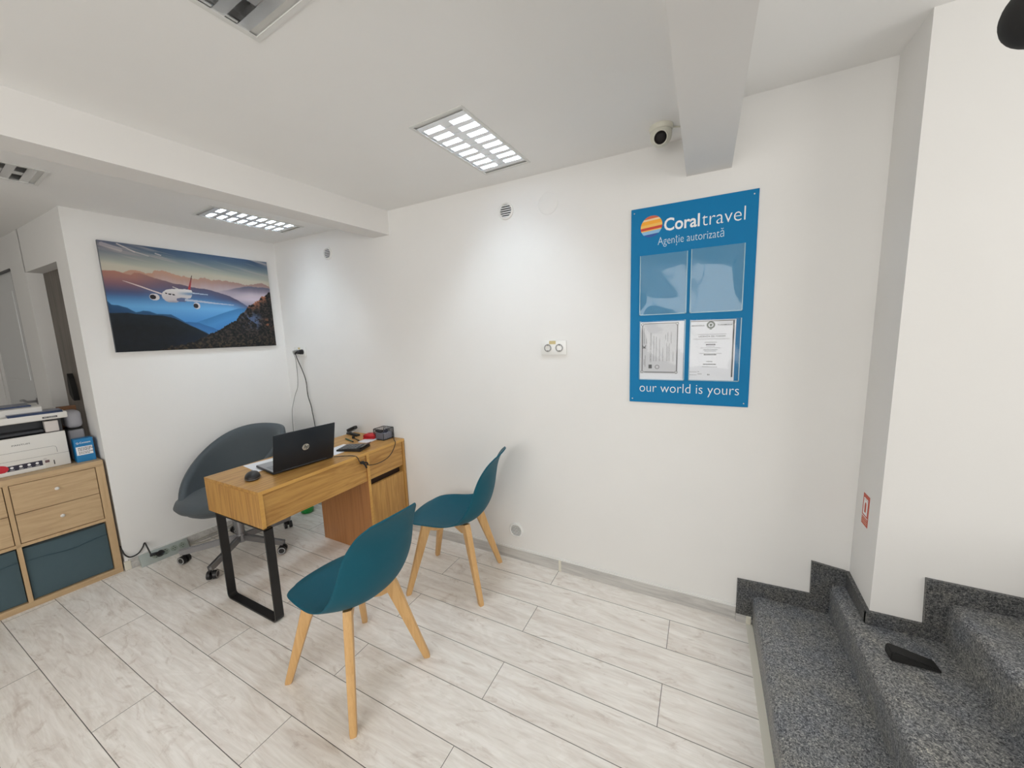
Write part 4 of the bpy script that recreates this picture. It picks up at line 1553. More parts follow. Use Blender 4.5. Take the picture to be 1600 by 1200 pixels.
o = text('logo_lettering', 'hp', M_lid, lid, Ml2 @ Vector((0.0055, -0.0135, 0.103)), (0, 1, 0), slant, 0.026, 0.030, depth=0.0)

# ---------------------------------------------------------------- mouse
ms = empty('mouse', (-2.240, -0.946, DT), math.radians(150), 'black computer mouse near the desk corner', 'mouse')
bm = bmesh.new()
ellipsoid(bm, (0, 0, 0.012), (0.058, 0.037, 0.030), 28, 16)
for v in bm.verts:
    if v.co.z < 0.001:
        v.co.z = 0.001
finish('body', bm, M_black, ms, smooth=True)
bm = bmesh.new()
ellipsoid(bm, (0.0, 0, 0.0085), (0.0595, 0.0385, 0.0085), 28, 8)
finish('side_band', bm, mat('mouse_grey', (0.16, 0.165, 0.17, 1), 0.35), ms, smooth=True)
bm = bmesh.new()
cyl(bm, (0.030, -0.0035, 0.0320), (0.030, 0.0035, 0.0320), 0.0085, seg=16)
finish('scroll_wheel', bm, M_chrome, ms)

# ---------------------------------------------------------------- papers
def paper(x, y, rz, w, l, z, label, cat='paper'):
    bm = bmesh.new()
    box(bm, -w / 2, w / 2, -l / 2, l / 2, 0, 0.0008)
    o = finish('paper_sheet', bm, M_paper)
    o.location = (x, y, z)
    o.rotation_euler = (0, 0, rz)
    tag(o, label, cat, 'papers on the desk')


paper(-2.405, -0.720, math.radians(-8), 0.205, 0.290, DT + 0.0003, 'white paper sheet under the left side of the laptop')
paper(-2.235, -0.385, math.radians(4), 0.15, 0.21, DT + 0.0003, 'white paper sheet under the calculator')

# ---------------------------------------------------------------- calculator
ca = empty('calculator', (-2.150, -0.335, DT + 0.0012), math.radians(20), 'black desk calculator with raised display, right of the laptop', 'calculator')
bm = bmesh.new()
prism(bm, [(-0.09, 0.0), (0.085, 0.0), (0.088, 0.016), (0.08, 0.020), (-0.088, 0.012)], 1, -0.065, 0.065)
finish('body', bm, M_black, ca)
bm = bmesh.new()
M_key = mat('calculator_keys', (0.14, 0.14, 0.145, 1), 0.4)
for i in range(6):
    for j in range(5):
        x = -0.078 + i * 0.022
        y = -0.055 + j * 0.0225
        z = 0.0125 + (x + 0.088) * 0.048
        box(bm, x, x + 0.015, y, y + 0.017, z, z + 0.004, 0.001, 1)
finish('keys', bm, M_key, ca)
bm = bmesh.new()
box(bm, -0.004, 0.040, -0.060, 0.060, -0.002, 0.002, 0.001, 1, M=Matrix.Translation((0.062, 0, 0.020)) @ Matrix.Rotation(math.radians(-18), 4, 'Y'))
finish('display', bm, mat('calculator_display', (0.06, 0.065, 0.06, 1), 0.2), ca)

# ---------------------------------------------------------------- pen, stick, punch, note pad, stapler, organiser
def rod(name, p0, p1, r, m, label, cat):
    p0, p1 = Vector(p0), Vector(p1)
    t = empty(name, tuple(p0), 0, label, cat)
    d = p1 - p0
    bm = bmesh.new()
    cyl(bm, d * 0.10, d * 0.92, r, seg=14)
    finish('barrel', bm, m, t, angle=40)
    bm = bmesh.new()
    cyl(bm, d * 0.0, d * 0.10, 0.0012, r, seg=14)
    finish('tip', bm, M_black, t, angle=40)
    bm = bmesh.new()
    cyl(bm, d * 0.92, d, r * 1.05, seg=14)
    finish('cap', bm, M_black, t, angle=40)


rod('pen', (-2.425, -0.185, DT + 0.006), (-2.290, -0.225, DT + 0.006), 0.0050, mat('dark_green_plastic', (0.01, 0.07, 0.03, 1), 0.3), 'dark green pen lying on the desk behind the calculator', 'pen')
st = empty('stamp_handle', (-2.375, -0.150, DT), 0, 'thin black stick with a small upright knob, left of the red punch', 'stick')
bm = bmesh.new()
tube(bm, [(0, 0, 0.005), (0.05, -0.018, 0.005), (0.100, -0.034, 0.005)], 0.004, 8)
finish('rod', bm, M_black, st, smooth=True)
bm = bmesh.new()
box(bm, -0.009, 0.007, -0.008, 0.008, 0.0, 0.020, 0.003)
finish('knob', bm, M_black, st, angle=40)

bm = bmesh.new()
box(bm, -0.045, 0.045, -0.060, 0.060, 0, 0.006, 0.001, 1)
o = finish('note_pad', bm, mat('note_pad_white', (0.74, 0.75, 0.78, 1), 0.7))
o.location = (-2.215, -0.148, DT)
o.rotation_euler = (0, 0, 0.15)
tag(o, 'small white note pad under the red hole punch', 'note pad')
hp = empty('hole_punch', (-2.240, -0.107, DT + 0.006), math.radians(20), 'red hole punch sitting on a white pad', 'hole punch')
M_redp = mat('red_plastic', (0.50, 0.012, 0.016, 1), 0.3)
bm = bmesh.new()
box(bm, -0.045, 0.045, -0.030, 0.030, 0, 0.010, 0.004)
finish('base', bm, M_redp, hp, angle=40)
bm = bmesh.new()
prism(bm, [(-0.045, 0.010), (0.045, 0.010), (0.050, 0.026), (0.030, 0.040), (-0.035, 0.036), (-0.048, 0.020)], 1, -0.030, 0.030)
bmesh.ops.bevel(bm, geom=list(bm.edges), offset=0.006, segments=3, affect='EDGES')
finish('lever', bm, M_redp, hp, smooth=True)
bm = bmesh.new()
cyl(bm, (0.0, 0.0, 0.036), (0.0, 0.0, 0.0405), 0.012, seg=20)
finish('press_mark', bm, mat('dark_red', (0.22, 0.006, 0.008, 1), 0.4), hp)

sp_ = empty('stapler', (-2.470, -0.075, DT), math.radians(-10), 'black stapler standing half open at the far back of the desk', 'stapler')
bm = bmesh.new()
box(bm, -0.07, 0.075, -0.019, 0.019, 0, 0.013, 0.004)
finish('base', bm, M_black, sp_, angle=40)
bm = bmesh.new()
Ms = Matrix.Translation((-0.065, 0, 0.014)) @ Matrix.Rotation(math.radians(-20), 4, 'Y')
box(bm, 0, 0.130, -0.015, 0.015, 0, 0.026, 0.007, 2, M=Ms)
finish('arm', bm, M_black, sp_, angle=40)
bm = bmesh.new()
box(bm, 0.012, 0.115, -0.008, 0.008, -0.005, 0.001, 0.001, 1, M=Ms)
cyl(bm, (-0.055, -0.015, 0.016), (-0.055, 0.015, 0.016), 0.010, seg=14)
finish('magazine', bm, M_greymetal, sp_)

og = empty('desk_organiser', (-2.150, -0.057, DT), 0.0, 'black wire mesh organiser box with clips and notes at the far end of the desk', 'organiser')
bm = bmesh.new()
ow, od, oh = 0.050, 0.050, 0.080
for z in (0.002, oh):
    for (a, b) in (((-ow, -od), (ow, -od)), ((ow, -od), (ow, od)), ((ow, od), (-ow, od)), ((-ow, od), (-ow, -od))):
        cyl(bm, (a[0], a[1], z), (b[0], b[1], z), 0.0028, seg=8)
for a in ((-ow, -od), (ow, -od), (ow, od), (-ow, od)):
    cyl(bm, (a[0], a[1], 0), (a[0], a[1], oh), 0.0024, seg=8)
for k in range(1, 7):
    z = oh * k / 7
    for (a, b) in (((-ow, -od), (ow, -od)), ((ow, -od), (ow, od)), ((ow, od), (-ow, od)), ((-ow, od), (-ow, -od))):
        cyl(bm, (a[0], a[1], z), (b[0], b[1], z), 0.0006, seg=5)
for k in range(1, 14):
    x = -ow + 2 * ow * k / 14
    for y in (-od, od):
        cyl(bm, (x, y, 0), (x, y, oh), 0.0006, seg=5)
for k in range(1, 11):
    y = -od + 2 * od * k / 11
    for x in (-ow, ow):
        cyl(bm, (x, y, 0), (x, y, oh), 0.0006, seg=5)
finish('wire_frame', bm, M_black, og)
bm = bmesh.new()
box(bm, -ow, ow, -od, od, 0.0, 0.003)
finish('tray_floor', bm, M_black, og)
bm = bmesh.new()
box(bm, -0.042, 0.042, -0.042, 0.042, 0.0, 0.046, 0.002, 1)
o = finish('note_block', bm, mat('grey_note_block', (0.30, 0.31, 0.37, 1), 0.7))
o.location = (-2.150, -0.057, DT + 0.0035)
tag(o, 'grey block of notes inside the wire organiser', 'note block')
bc = empty('binder_clip', (-2.135, -0.050, DT + 0.050), math.radians(30), 'dark blue clip with wire handles on top of the note block', 'clip')
bm = bmesh.new()
prism(bm, [(-0.012, 0.0), (0.012, 0.0), (0.003, 0.022), (-0.003, 0.022)], 1, -0.022, 0.022)
finish('body', bm, mat('clip_blue_black', (0.02, 0.025, 0.06, 1), 0.35), bc)
bm = bmesh.new()
tube(bm, [(0.003, -0.012, 0.022), (0.012, -0.006, 0.044), (0.014, 0.0, 0.050), (0.012, 0.006, 0.044), (0.003, 0.012, 0.022)], 0.0012, 6)
tube(bm, [(-0.003, -0.012, 0.022), (-0.012, -0.006, 0.038), (-0.014, 0.0, 0.044), (-0.012, 0.006, 0.038), (-0.003, 0.012, 0.022)], 0.0012, 6)
finish('handles', bm, M_chrome, bc, smooth=True)
bm = bmesh.new()
box(bm, -0.030, 0.022, -0.014, 0.014, 0.0, 0.016, 0.005, 2)
o = finish('black_clip', bm, M_black, angle=40)
o.location = (-2.172, -0.077, DT + 0.052)
o.rotation_euler = (0.1, 0.15, 0.2)
o.location.z = DT + 0.052
tag(o, 'black oval clip in the left half of the wire organiser', 'clip')

# cable that hangs over the front edge of the desk
cb = empty('charging_cable', (-2.10, -0.50, DT), 0, 'thin black cable looping down the desk front from the laptop to the organiser', 'cable')
bm = bmesh.new()
O = Vector((-2.10, -0.50, DT))
pts = [(-2.118, -0.520, DT + 0.006), (-2.06, -0.47, DT + 0.004), (-2.015, -0.452, DT + 0.004), (-1.9945, -0.440, DT - 0.008), (-1.9945, -0.425, 0.695), (-1.9940, -0.405, 0.672), (-1.9940, -0.352, 0.645), (-1.9940, -0.283, 0.631), (-1.9940, -0.20, 0.637), (-1.9940, -0.150, 0.660), (-1.9940, -0.112, 0.700), (-1.9950, -0.098, DT - 0.004), (-2.010, -0.088, DT + 0.004), (-2.05, -0.058, DT + 0.004), (-2.070, -0.036, DT + 0.004), (-2.095, -0.018, DT + 0.004)]
tube(bm, [Vector(p) - O for p in pts], 0.0026, 8)
finish('cord', bm, M_cable_k, cb, smooth=True)
bm = bmesh.new()
box(bm, -0.010, 0.004, -0.010, 0.016, -0.008, 0.010, 0.003, 2, M=Matrix.Translation(Vector((-1.990, -0.410, 0.680)) - O))
tube(bm, [Vector((-1.989, -0.405, 0.680)) - O, Vector((-1.987, -0.390, 0.660)) - O, Vector((-1.988, -0.378, 0.636)) - O], 0.006, 8)
tube(bm, [Vector((-1.989, -0.402, 0.680)) - O, Vector((-1.986, -0.374, 0.670)) - O, Vector((-1.988, -0.366, 0.655)) - O], 0.005, 8)
finish('clamp', bm, M_black, cb, smooth=True)

# ================================================================ OFFICE CHAIR (bucket)
oc = empty('office_chair', (-2.947, -0.723, 0), math.radians(-78), 'slate grey bucket office chair on castors behind the desk', 'office chair')
#  local +x = forward
def bucket():
    bm = bmesh.new()
    n = 64

    def rim(th):
        c = math.cos(th)            # 1 = front, -1 = back
        b = 0.5 - 0.5 * c
        hh = 0.432 + 0.420 * (1 - (1 - b) ** 1.55)
        R = 0.300
        x = R * c * (1.06 if c > 0 else 1.0) - 0.015
        y = R * math.sin(th) * 1.06
        lean = -0.05 * b
        return Vector((x + lean, y, hh))

    def ring(fn):
        return [bm.verts.new(fn(2 * PI * k / n)) for k in range(n)]
    ctr = Vector((0.0, 0.0, 0))

    def interp(th, z_to, r_to, t, p=1.0):
        a = rim(th)
        b = Vector((r_to * math.cos(th) + ctr.x, r_to * math.sin(th), z_to))
        v = a.lerp(b, t)
        return v
    rings = []
    # inner wall from seat up to the rim, over, and down the outside
    for t in (1.0, 0.82, 0.6, 0.4, 0.2, 0.07):
        def fn(th, t=t):
            a = rim(th)
            inn = Vector((a.x * 0.86, a.y * 0.86, a.z))
            b = Vector((0.20 * math.cos(th), 0.20 * math.sin(th), 0.425))
            s = t ** 1.7
            return Vector((inn.x + (b.x - inn.x) * s, inn.y + (b.y - inn.y) * s, inn.z + (b.z - inn.z) * t))
        rings.append(ring(fn))
    rings.append(ring(lambda th: Vector((rim(th).x * 0.92, rim(th).y * 0.92, rim(th).z + 0.012))))
    rings.append(ring(lambda th: Vector((rim(th).x * 0.99, rim(th).y * 0.99, rim(th).z + 0.004))))
    for t in (0.08, 0.2, 0.4, 0.6, 0.8, 0.93, 1.0):
        def fo(th, t=t):
            a = rim(th)
            b = Vector((0.13 * math.cos(th), 0.13 * math.sin(th), 0.340))
            s = t ** 2.6
            return Vector((a.x + (b.x - a.x) * s, a.y + (b.y - a.y) * s, a.z + (b.z - a.z) * (1 - (1 - t) ** 1.25)))
        rings.append(ring(fo))
    for a, b in zip(rings, rings[1:]):
        for k in range(n):
            bm.faces.new((a[k], a[(k + 1) % n], b[(k + 1) % n], b[k]))
    bm.faces.new(rings[0])
    bm.faces.new(rings[-1][::-1])
    return bm


finish('bucket_shell', bucket(), M_slate, oc, smooth=True)
bm = bmesh.new()
n = 48
prof = [(0.0, 0.415), (0.20, 0.415), (0.248, 0.432), (0.262, 0.455), (0.252, 0.480), (0.20, 0.492), (0.10, 0.495), (0.0, 0.495)]
lathe(bm, prof, n, Matrix.Translation((0.060, 0, -0.010)) @ Matrix.Diagonal((1.08, 1.03, 1, 1)))
finish('seat_cushion', bm, M_slate, oc, smooth=True)
bm = bmesh.new()
cyl(bm, (0, 0, 0.085), (0, 0, 0.345), 0.026, 0.022, seg=24)
cyl(bm, (0, 0, 0.070), (0, 0, 0.130), 0.036, 0.030, seg=24)
cyl(bm, (0, 0, 0.330), (0, 0, 0.344), 0.11, 0.12, seg=24)
finish('gas_column', bm, M_greymetal, oc, angle=40)
for k in range(5):
    a = math.radians(17 + 72 * k + 78)
    Mr = Matrix.Rotation(a, 4, 'Z')
    bm = bmesh.new()
    prism(bm, [(0.02, 0.116), (0.02, 0.084), (0.30, 0.067), (0.345, 0.067), (0.35, 0.092), (0.30, 0.095)], 1, -0.0125, 0.0125, M=Mr)
    bmesh.ops.bevel(bm, geom=list(bm.edges), offset=0.004, segments=2, affect='EDGES')
    lg = finish('base_leg', bm, M_greymetal, oc, angle=40)
    # castor
    bm = bmesh.new()
    Mc = Mr @ Matrix.Translation((0.333, 0, 0)) @ Matrix.Rotation(0.5 + k * 0.7, 4, 'Z')
    for s in (-1, 1):
        bmt = bmesh.new()
        cyl(bm, Mc @ Vector((0.0, s * 0.008, 0.028)), Mc @ Vector((0.0, s * 0.027, 0.028)), 0.028, 0.027, seg=24)
    cyl(bm, Mc @ Vector((0, 0, 0.028)), Mc @ Vector((0, 0, 0.068)), 0.008, seg=12)
    ca_ = finish('castor', bm, M_black, oc, angle=40)
    bm = bmesh.new()
    for s in (-1, 1):
        q = Mc @ Matrix.Translation((0, s * 0.0272, 0.028)) @ Matrix.Rotation(-s * PI / 2, 4, 'X')
        lathe(bm, [(0.018, 0.0), (0.0235, 0.0), (0.0235, 0.0012), (0.018, 0.0012), (0.018, 0.0)], 24, q)
    finish('wheel_ring', bm, mat('wheel_grey_ring', (0.42, 0.42, 0.42, 1), 0.4), ca_)['label'] = 'light grey wheel ring'

# green bottle on the floor behind the desk
gb = empty('plastic_bottle', (-3.055, -0.150, 0), 0, 'green plastic bottle on the floor, seen just under the desk', 'bottle')
M_green = mat('green_clear_plastic', (0.02, 0.42, 0.07, 1), 0.12, trans=0.55)
bm = bmesh.new()
lathe(bm, [(0.0, 0.006), (0.030, 0.001), (0.048, 0.006), (0.054, 0.03), (0.051, 0.06), (0.054, 0.10), (0.053, 0.18), (0.040, 0.22), (0.016, 0.26), (0.0145, 0.285), (0.0, 0.285)], 28)
finish('body', bm, M_green, gb, smooth=True)
bm = bmesh.new()
cyl(bm, (0, 0, 0.283), (0, 0, 0.302), 0.0155, seg=20)
finish('cap', bm, M_green, gb, angle=40)

# ================================================================ POWER STRIP on the left baseboard
p = LW(1.010, 0, 0.068)
ps = empty('power_strip', (p.x, p.y, 0.0), -G + 0.0, 'grey green power strip leaning on the baseboard with a black plug in it', 'power strip')
M_strip = mat('grey_green_plastic', S(160, 168, 164), 0.45)
Mt = Matrix.Translation((0.0, 0, 0.002)) @ Matrix.Rotation(math.radians(-36), 4, 'Y')
bm = bmesh.new()
box(bm, -0.036, 0.0, -0.132, 0.132, 0.0, 0.088, 0.006, 2, M=Mt)
finish('body', bm, M_strip, ps, angle=40)
for y in (-0.052, 0.002, 0.048, 0.094):
    bm = bmesh.new()
    q = Mt @ Matrix.Translation((0.0002, y, 0.046)) @ Matrix.Rotation(PI / 2, 4, 'Y')
    lathe(bm, [(0.0, 0.0003), (0.0155, 0.0003), (0.0165, 0.0015), (0.0195, 0.0015), (0.020, 0.0)], 28, q)
    so = finish('outlet', bm, mat('outlet_shadow_green', S(140, 152, 142), 0.5), ps, angle=40)
    bm = bmesh.new()
    for a in (-0.006, 0.006):
        box(bm, 0.0005, 0.0012, y + a - 0.0025, y + a + 0.0025, 0.044, 0.049, M=Mt)
    box(bm, 0.0010, 0.0022, y - 0.002, y + 0.002, 0.030, 0.034, M=Mt)
    box(bm, 0.0010, 0.0022, y - 0.002, y + 0.002, 0.058, 0.062, M=Mt)
    finish('contacts', bm, M_dark, so)
pk = empty('strip_cable', tuple(LW(1.035, 0.062, 0.030)), -G, 'black angled plug and cord curving from the storage unit into the power strip', 'cable')
bm = bmesh.new()
Mi = Matrix.Translation(LW(1.035, 0.062, 0.030)) @ Matrix.Rotation(-G, 4, 'Z')
Minv = Mi.inverted()
cpt = Matrix.Translation(p) @ Matrix.Rotation(-G, 4, 'Z') @ Mt @ Vector((0.001, -0.052 + 0.022, 0.046))
cn = (Matrix.Rotation(-G, 3, 'Z') @ Mt.to_3x3() @ Vector((1, 0, 0)))
c0, c1 = Minv @ cpt, Minv @ (cpt + cn * 0.026)
cyl(bm, c0, c1, 0.0205, 0.018, seg=24)
tube(bm, [c1 - (c1 - c0) * 0.3, Minv @ (cpt + cn * 0.028 + Vector((0, -0.03, 0.006))), Minv @ (cpt + cn * 0.024 + Vector((0, -0.055, 0.012)))], 0.011, 10)
finish('plug', bm, M_black, pk, angle=50)
bm = bmesh.new()
tube(bm, [Minv @ (cpt + cn * 0.024 + Vector((0, -0.05, 0.012))), Minv @ LW(1.095, 0.118, 0.03), Minv @ LW(1.10, 0.145, 0.012), Minv @ LW(1.112, 0.118, 0.010), Minv @ LW(1.14, 0.088, 0.012), Minv @ LW(1.18, 0.086, 0.018), Minv @ LW(1.204, 0.120, 0.012), Minv @ LW(1.2075, 0.17, -0.02)], 0.0042, 8)
finish('cord', bm, M_cable_k, pk, smooth=True)
wc = empty('floor_cable', tuple(LW(0.70, 0.0, 0.04)), -G, 'pair of pale cords running along the baseboard from the power strip to the corner', 'cable')
Mi = (Matrix.Translation(LW(0.70, 0.0, 0.04)) @ Matrix.Rotation(-G, 4, 'Z')).inverted()
bm = bmesh.new()
tube(bm, [Mi @ LW(t, z, o_) for t, z, o_ in ((0.875, 0.03, 0.05), (0.80, 0.028, 0.03), (0.65, 0.030, 0.018), (0.45, 0.045, 0.016), (0.2, 0.040, 0.016), (0.06, 0.03, 0.02))], 0.0030, 8)
tube(bm, [Mi @ LW(t, z, o_) for t, z, o_ in ((0.875, 0.022, 0.055), (0.78, 0.006, 0.06), (0.6, 0.005, 0.045), (0.4, 0.005, 0.035), (0.2, 0.005, 0.05))], 0.0028, 8)
finish('cord', bm, mat('pale_cord', S(170, 166, 152), 0.5), wc, smooth=True)

# ================================================================ STORAGE UNIT (pale oak cube shelf)
KT = 1.218                      # distance of its right side from the room corner
KW, KD, KH = 1.47, 0.385, 0.778
kp = LW(KT, 0, 0.0)
ku = empty('storage_unit', (kp.x, kp.y, 0), -G, 'pale oak cube storage unit with drawers and slate blue bins, left of the picture wall', 'storage unit')
#  local: +x towards the room, -y away from the corner, origin at its front right bottom corner
FR, IN = 0.036, 0.018
bm = bmesh.new()
box(bm, -KD, 0, -FR, 0, FR, KH - FR, 0.001, 1)
finish('side_board', bm, M_kallaxf, ku)
bm = bmesh.new()
box(bm, -KD, 0, -KW, -KW + FR, FR, KH - FR, 0.001, 1)
finish('side_board', bm, M_kallaxf, ku)
bm = bmesh.new()
box(bm, -KD, 0, -KW, 0, KH - FR, KH, 0.001, 1)
finish('top_board', bm, M_kallax, ku)
bm = bmesh.new()
box(bm, -KD, 0, -KW, 0, 0, FR, 0.001, 1)
finish('bottom_board', bm, M_kallax, ku)
cw = (KW - 2 * FR - 3 * IN) / 4
zmid = 0.375
bm = bmesh.new()
for k in range(3):
    y1 = -FR - (k + 1) * cw - k * IN
    box(bm, -KD + 0.01, -0.001, y1 - IN, y1, FR, KH - FR)
box(bm, -KD + 0.01, -0.001, -KW + FR, -FR, zmid, zmid + IN)
finish('dividers', bm, M_kallaxf, ku)
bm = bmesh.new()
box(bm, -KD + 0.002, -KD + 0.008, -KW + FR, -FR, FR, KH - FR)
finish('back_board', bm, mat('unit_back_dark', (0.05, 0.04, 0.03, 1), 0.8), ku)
M_knob = mat('knob_white', (0.74, 0.73, 0.70, 1), 0.3)
for k in range(4):
    y1 = -FR - k * (cw + IN) - 0.003
    y0 = y1 - cw + 0.006
    zl, zh = zmid + IN + 0.003, KH - FR - 0.003
    zm = (zl + zh) / 2
    for (a, b) in ((zl, zm - 0.0015), (zm + 0.0015, zh)):
        bm = bmesh.new()
        box(bm, -0.34, -0.004, y0, y1, a, b, 0.001, 1)
        dr = finish('drawer', bm, M_kallax, ku)
        bm = bmesh.new()
        lathe(bm, [(0.0, 0.016), (0.008, 0.015), (0.010, 0.010), (0.006, 0.002), (0.006, 0.0)], 20, Matrix.Translation((-0.004, (y0 + y1) / 2, (a + b) / 2 + 0.012)) @ Matrix.Rotation(PI / 2, 4, 'Y'))
        finish('knob', bm, M_knob, dr, smooth=True)
# fabric bins (lift out: things of their own)
for k in range(4):
    y1 = -FR - k * (cw + IN)
    yc = y1 - cw / 2
    w = cw - 0.008
    q = Matrix.Translation(kp) @ Matrix.Rotation(-G, 4, 'Z') @ Vector((-0.012, yc, FR + 0.001))
    lb = ['slate blue fabric bin in the lower right cell of the storage unit', 'slate blue fabric bin cut off by the left edge, second cell from the right', 'slate blue fabric bin in the third lower cell of the storage unit', 'slate blue fabric bin in the leftmost lower cell of the storage unit'][k]
    b = empty('fabric_bin', tuple(q), -G, lb, 'bin', 'fabric bins in the lower row of the storage unit')
    bm = bmesh.new()
    h = 0.322 if k == 0 else 0.326
    N = 10
    # front sheet with soft sag plus box body
    box(bm, -0.33, -0.006, -w / 2, w / 2, 0, h - 0.004, 0.012, 3)
    g = []
    for r in range(N + 1):
        row = []
        for c in range(N + 1):
            a, e = c / N, r / N
            yy = -w / 2 + w * a
            top = h - 0.010 * math.sin(a * PI)
            zz = 0.004 + (top - 0.004) * e
            xx = -0.004 + 0.008 * math.sin(a * PI) * math.sin(e * PI) + 0.002 * math.sin(a * 7 + e * 5)
            row.append(bm.verts.new((xx, yy, zz)))
        g.append(row)
    for r in range(N):
        for c in range(N):
            bm.faces.new((g[r][c], g[r][c + 1], g[r + 1][c + 1], g[r + 1][c]))
    finish('fabric_body', bm, M_tealfab, b, smooth=True)
    bm = bmesh.new()
    pts = [(0.006, -w / 2 + w * a, h - 0.075 - 0.012 * math.sin(a * PI * 1.0) + 0.004 * math.sin(a * 9)) for a in [i / 8 for i in range(9)]]
    tube(bm, pts, 0.002, 6)
    finish('hem', bm, mat('fabric_hem', (0.040, 0.078, 0.098, 1), 0.9), b, smooth=True)

# ---------------------------------------------------------------- printer
pz = 0.778
pr_loc = Vector((-3.520, -1.325, 0))
pr = empty('printer', (pr_loc.x, pr_loc.y, pz), -G, 'white multifunction laser printer standing on the storage unit', 'printer')
PW = 0.417
M_pw = mat('printer_white', (0.74, 0.73, 0.70, 1), 0.45)
M_pk = mat('printer_dark', (0.022, 0.025, 0.032, 1), 0.4)
M_pb = mat('printer_panel_blue', (0.035, 0.06, 0.14, 1), 0.25)


def zz(z):
    return z - pz


bm = bmesh.new()
box(bm, -0.016, 0.0, -PW, 0.0, zz(0.778) + 0.001, zz(0.992), 0.004, 2)
box(bm, -0.022, 0.004, -PW + 0.11, -0.10, 0.001, 0.024, 0.003, 2)
front = finish('front_cover', bm, M_pw, pr, angle=40)
bm = bmesh.new()
box(bm, -0.285, -0.0165, -PW, 0.003, 0.002, zz(0.985), 0.004, 2)
box(bm, -0.28, -0.10, -PW + 0.005, -0.005, zz(0.985), zz(1.075), 0.002, 1)
box(bm, -0.10, -0.02, -0.055, -0.004, zz(0.985), zz(1.070), 0.002, 1)
finish('body', bm, M_pk, pr, angle=40)
bm = bmesh.new()
box(bm, -0.29, 0.012, -PW - 0.004, 0.022, zz(1.073), zz(1.112), 0.006, 3)
lidp = finish('scanner_unit', bm, M_pw, pr, angle=40)
bm = bmesh.new()
prism(bm, [(0.010, zz(1.112)), (-0.015, zz(1.122)), (-0.10, zz(1.125)), (-0.10, zz(1.110)), (0.010, zz(1.110))], 1, -0.20, 0.006)
finish('control_panel', bm, M_pb, lidp)
bm = bmesh.new()
prism(bm, [(-0.055, zz(1.110)), (-0.055, zz(1.150)), (-0.075, zz(1.157)), (-0.27, zz(1.160)), (-0.27, zz(1.110))], 1, -PW, -0.065)
lid2 = finish('document_lid', bm, M_pw, pr)
bm = bmesh.new()
box(bm, -0.25, -0.065, -PW + 0.01, -0.10, zz(1.158), zz(1.166), 0.003, 2)
finish('lid_pad', bm, M_pb, lid2)
bm = bmesh.new()
box(bm, -0.05, -0.0005, -0.074, -0.020, zz(0.997), zz(1.062), 0.003, 2)
finish('paper_stop', bm, mat('pinkish_white', (0.62, 0.58, 0.56, 1), 0.5), pr, angle=40)
bm = bmesh.new()
box(bm, -0.10, -0.012, -PW + 0.02, -0.078, zz(1.000), zz(1.018), 0.004, 2)
finish('output_tray', bm, M_pk, pr)
RY = (0, 1, 0)
text('brand_lettering', 'PANTUM', M_ink_dark, front, (0.0002, -0.2064, zz(0.944)), RY, UZ, 0.0645, 0.0080, offset=0.0)
bm = bmesh.new()
tube(bm, [(0.0, -PW + 0.05, zz(0.9085)), (0.0, -0.060, zz(0.9085)), (0.0, -0.050, zz(0.905)), (0.0, -0.046, zz(0.895)), (0.0, -0.046, zz(0.868))], 0.0007, 6, smooth=False)
tube(bm, [(0.0, -PW, zz(0.862)), (0.0, 0.0, zz(0.858))], 0.0006, 6, smooth=False)
finish('seam_line', bm, M_ink_grey, front)
bm = bmesh.new()
prism(bm, [(-0.240, zz(0.803)), (-0.110, zz(0.8035)), (-0.110, zz(0.834)), (-0.240, zz(0.834))], 0, 0.0002, 0.0010)
finish('sticker_strip', bm, mat('sticker_navy', (0.02, 0.018, 0.04, 1), 0.4), front)
bm = bmesh.new()
for y in (-0.222, -0.190, -0.160, -0.130):
    cyl(bm, (0.0008, y, zz(0.822)), (0.0014, y, zz(0.822)), 0.0065, seg=18)
    box(bm, 0.0008, 0.0014, y - 0.008, y + 0.008, zz(0.8075), zz(0.8095))
finish('sticker_icons', bm, M_ink, front)
bm = bmesh.new()
lathe(bm, [(0.0, 0.0012), (0.033, 0.0010), (0.033, 0.0)], 32, Matrix.Translation((0.0008, -0.266, zz(0.8225))) @ Matrix.Rotation(PI / 2, 4, 'Y') @ Matrix.Diagonal((0.72, 1, 1, 1)))
rs = finish('round_sticker', bm, mat('sticker_red', (0.55, 0.01, 0.03, 1), 0.4), front)
rs['label'] = 'red round sticker'
bm = bmesh.new()
box(bm, 0.0003, 0.0010, -0.1005, -0.0830, zz(0.814), zz(0.829))
finish('small_sticker', bm, mat('sticker_brown', (0.14, 0.08, 0.09, 1), 0.6), front)
text('sticker_lettering', 'NFC', M_ink_grey, front, (0.0005, -0.105, zz(0.835)), RY, UZ, 0.014, 0.006)
bm = bmesh.new()
box(bm, 0.0002, 0.0010, -0.0675, -0.0635, zz(0.795), zz(0.822))
finish('paper_gauge', bm, M_black, front)
bm = bmesh.new()
box(bm, 0.012, 0.0128, -0.078, -0.020, zz(1.0835), zz(1.0935))
mp_ = finish('model_plate', bm, M_black, lidp)
text('plate_lettering', 'M7100DN', M_ink, lidp, (0.0130, -0.072, zz(1.0860)), RY, UZ, 0.046, 0.0050)

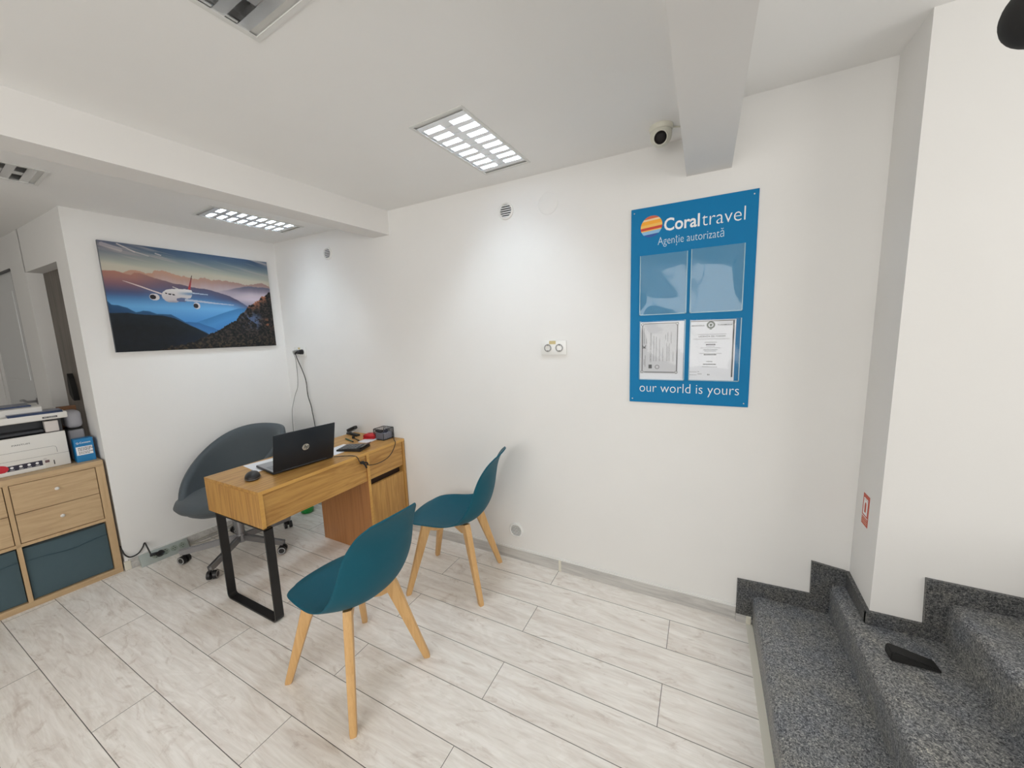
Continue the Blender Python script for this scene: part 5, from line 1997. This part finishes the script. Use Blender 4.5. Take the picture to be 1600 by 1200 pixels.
# things beside the printer
bx = empty('paper_box', (-3.493, -1.306, 0.7785), -G, 'small bright blue stationery box beside the printer', 'box')
bm = bmesh.new()
box(bm, -0.060, 0.0, 0.0, 0.082, 0.0, 0.148, 0.001, 1)
finish('carton', bm, mat('carton_blue', (0.008, 0.20, 0.48, 1), 0.45), bx)
bm = bmesh.new()
box(bm, 0.0002, 0.0009, 0.004, 0.074, 0.044, 0.098)
finish('white_label', bm, M_paper, bx)
text('lettering', 'Q-Connect', M_ink, bx, (0.0004, 0.008, 0.115), RY, UZ, 0.062, 0.013, offset=0.015)
bm = bmesh.new()
for z, l in ((0.088, 0.05), (0.080, 0.056), (0.072, 0.05), (0.061, 0.055), (0.052, 0.045)):
    y = 0.012
    while y < 0.012 + l:
        s = random.uniform(0.004, 0.012)
        box(bm, 0.0008, 0.0014, y, y + s, z, z + 0.0035)
        y += s + 0.002
finish('text_lines', bm, M_ink_dark, bx)
gd = empty('grey_canister', (-3.640, -1.262, 0.7785), -G, 'tall rounded grey canister behind the blue box, beside the printer', 'canister')
M_gd = mat('grey_lilac_plastic', (0.30, 0.30, 0.335, 1), 0.45)
bm = bmesh.new()
box(bm, -0.060, 0.060, -0.036, 0.034, 0.0, 0.200, 0.010, 3)
finish('body', bm, M_gd, gd, smooth=False, angle=40)
bm = bmesh.new()
box(bm, -0.062, 0.062, -0.038, 0.036, 0.207, 0.322, 0.026, 5)
finish('lid', bm, mat('grey_lilac_lid', (0.38, 0.38, 0.42, 1), 0.4), gd, angle=40)
bm = bmesh.new()
box(bm, -0.058, 0.058, -0.034, 0.032, 0.200, 0.207)
finish('groove', bm, M_dark, gd)
cbx = empty('cardboard_box', (-3.735, -1.262, 0.7785), -G, 'open brown cardboard box at the back of the storage unit', 'box')
bm = bmesh.new()
prism(bm, [(-0.02, 0.0), (0.02, 0.0), (0.02, 0.34), (-0.02, 0.34)], 1, -0.035, 0.045)
finish('carton', bm, mat('brown_cardboard', (0.24, 0.12, 0.06, 1), 0.8), cbx)
bm = bmesh.new()
prism(bm, [(-0.06, 0.0), (0.14, 0.0), (0.14, 0.13), (-0.06, 0.33)], 1, 0.040, 0.043)
finish('flap', bm, bpy.data.materials['brown_cardboard'], cbx)
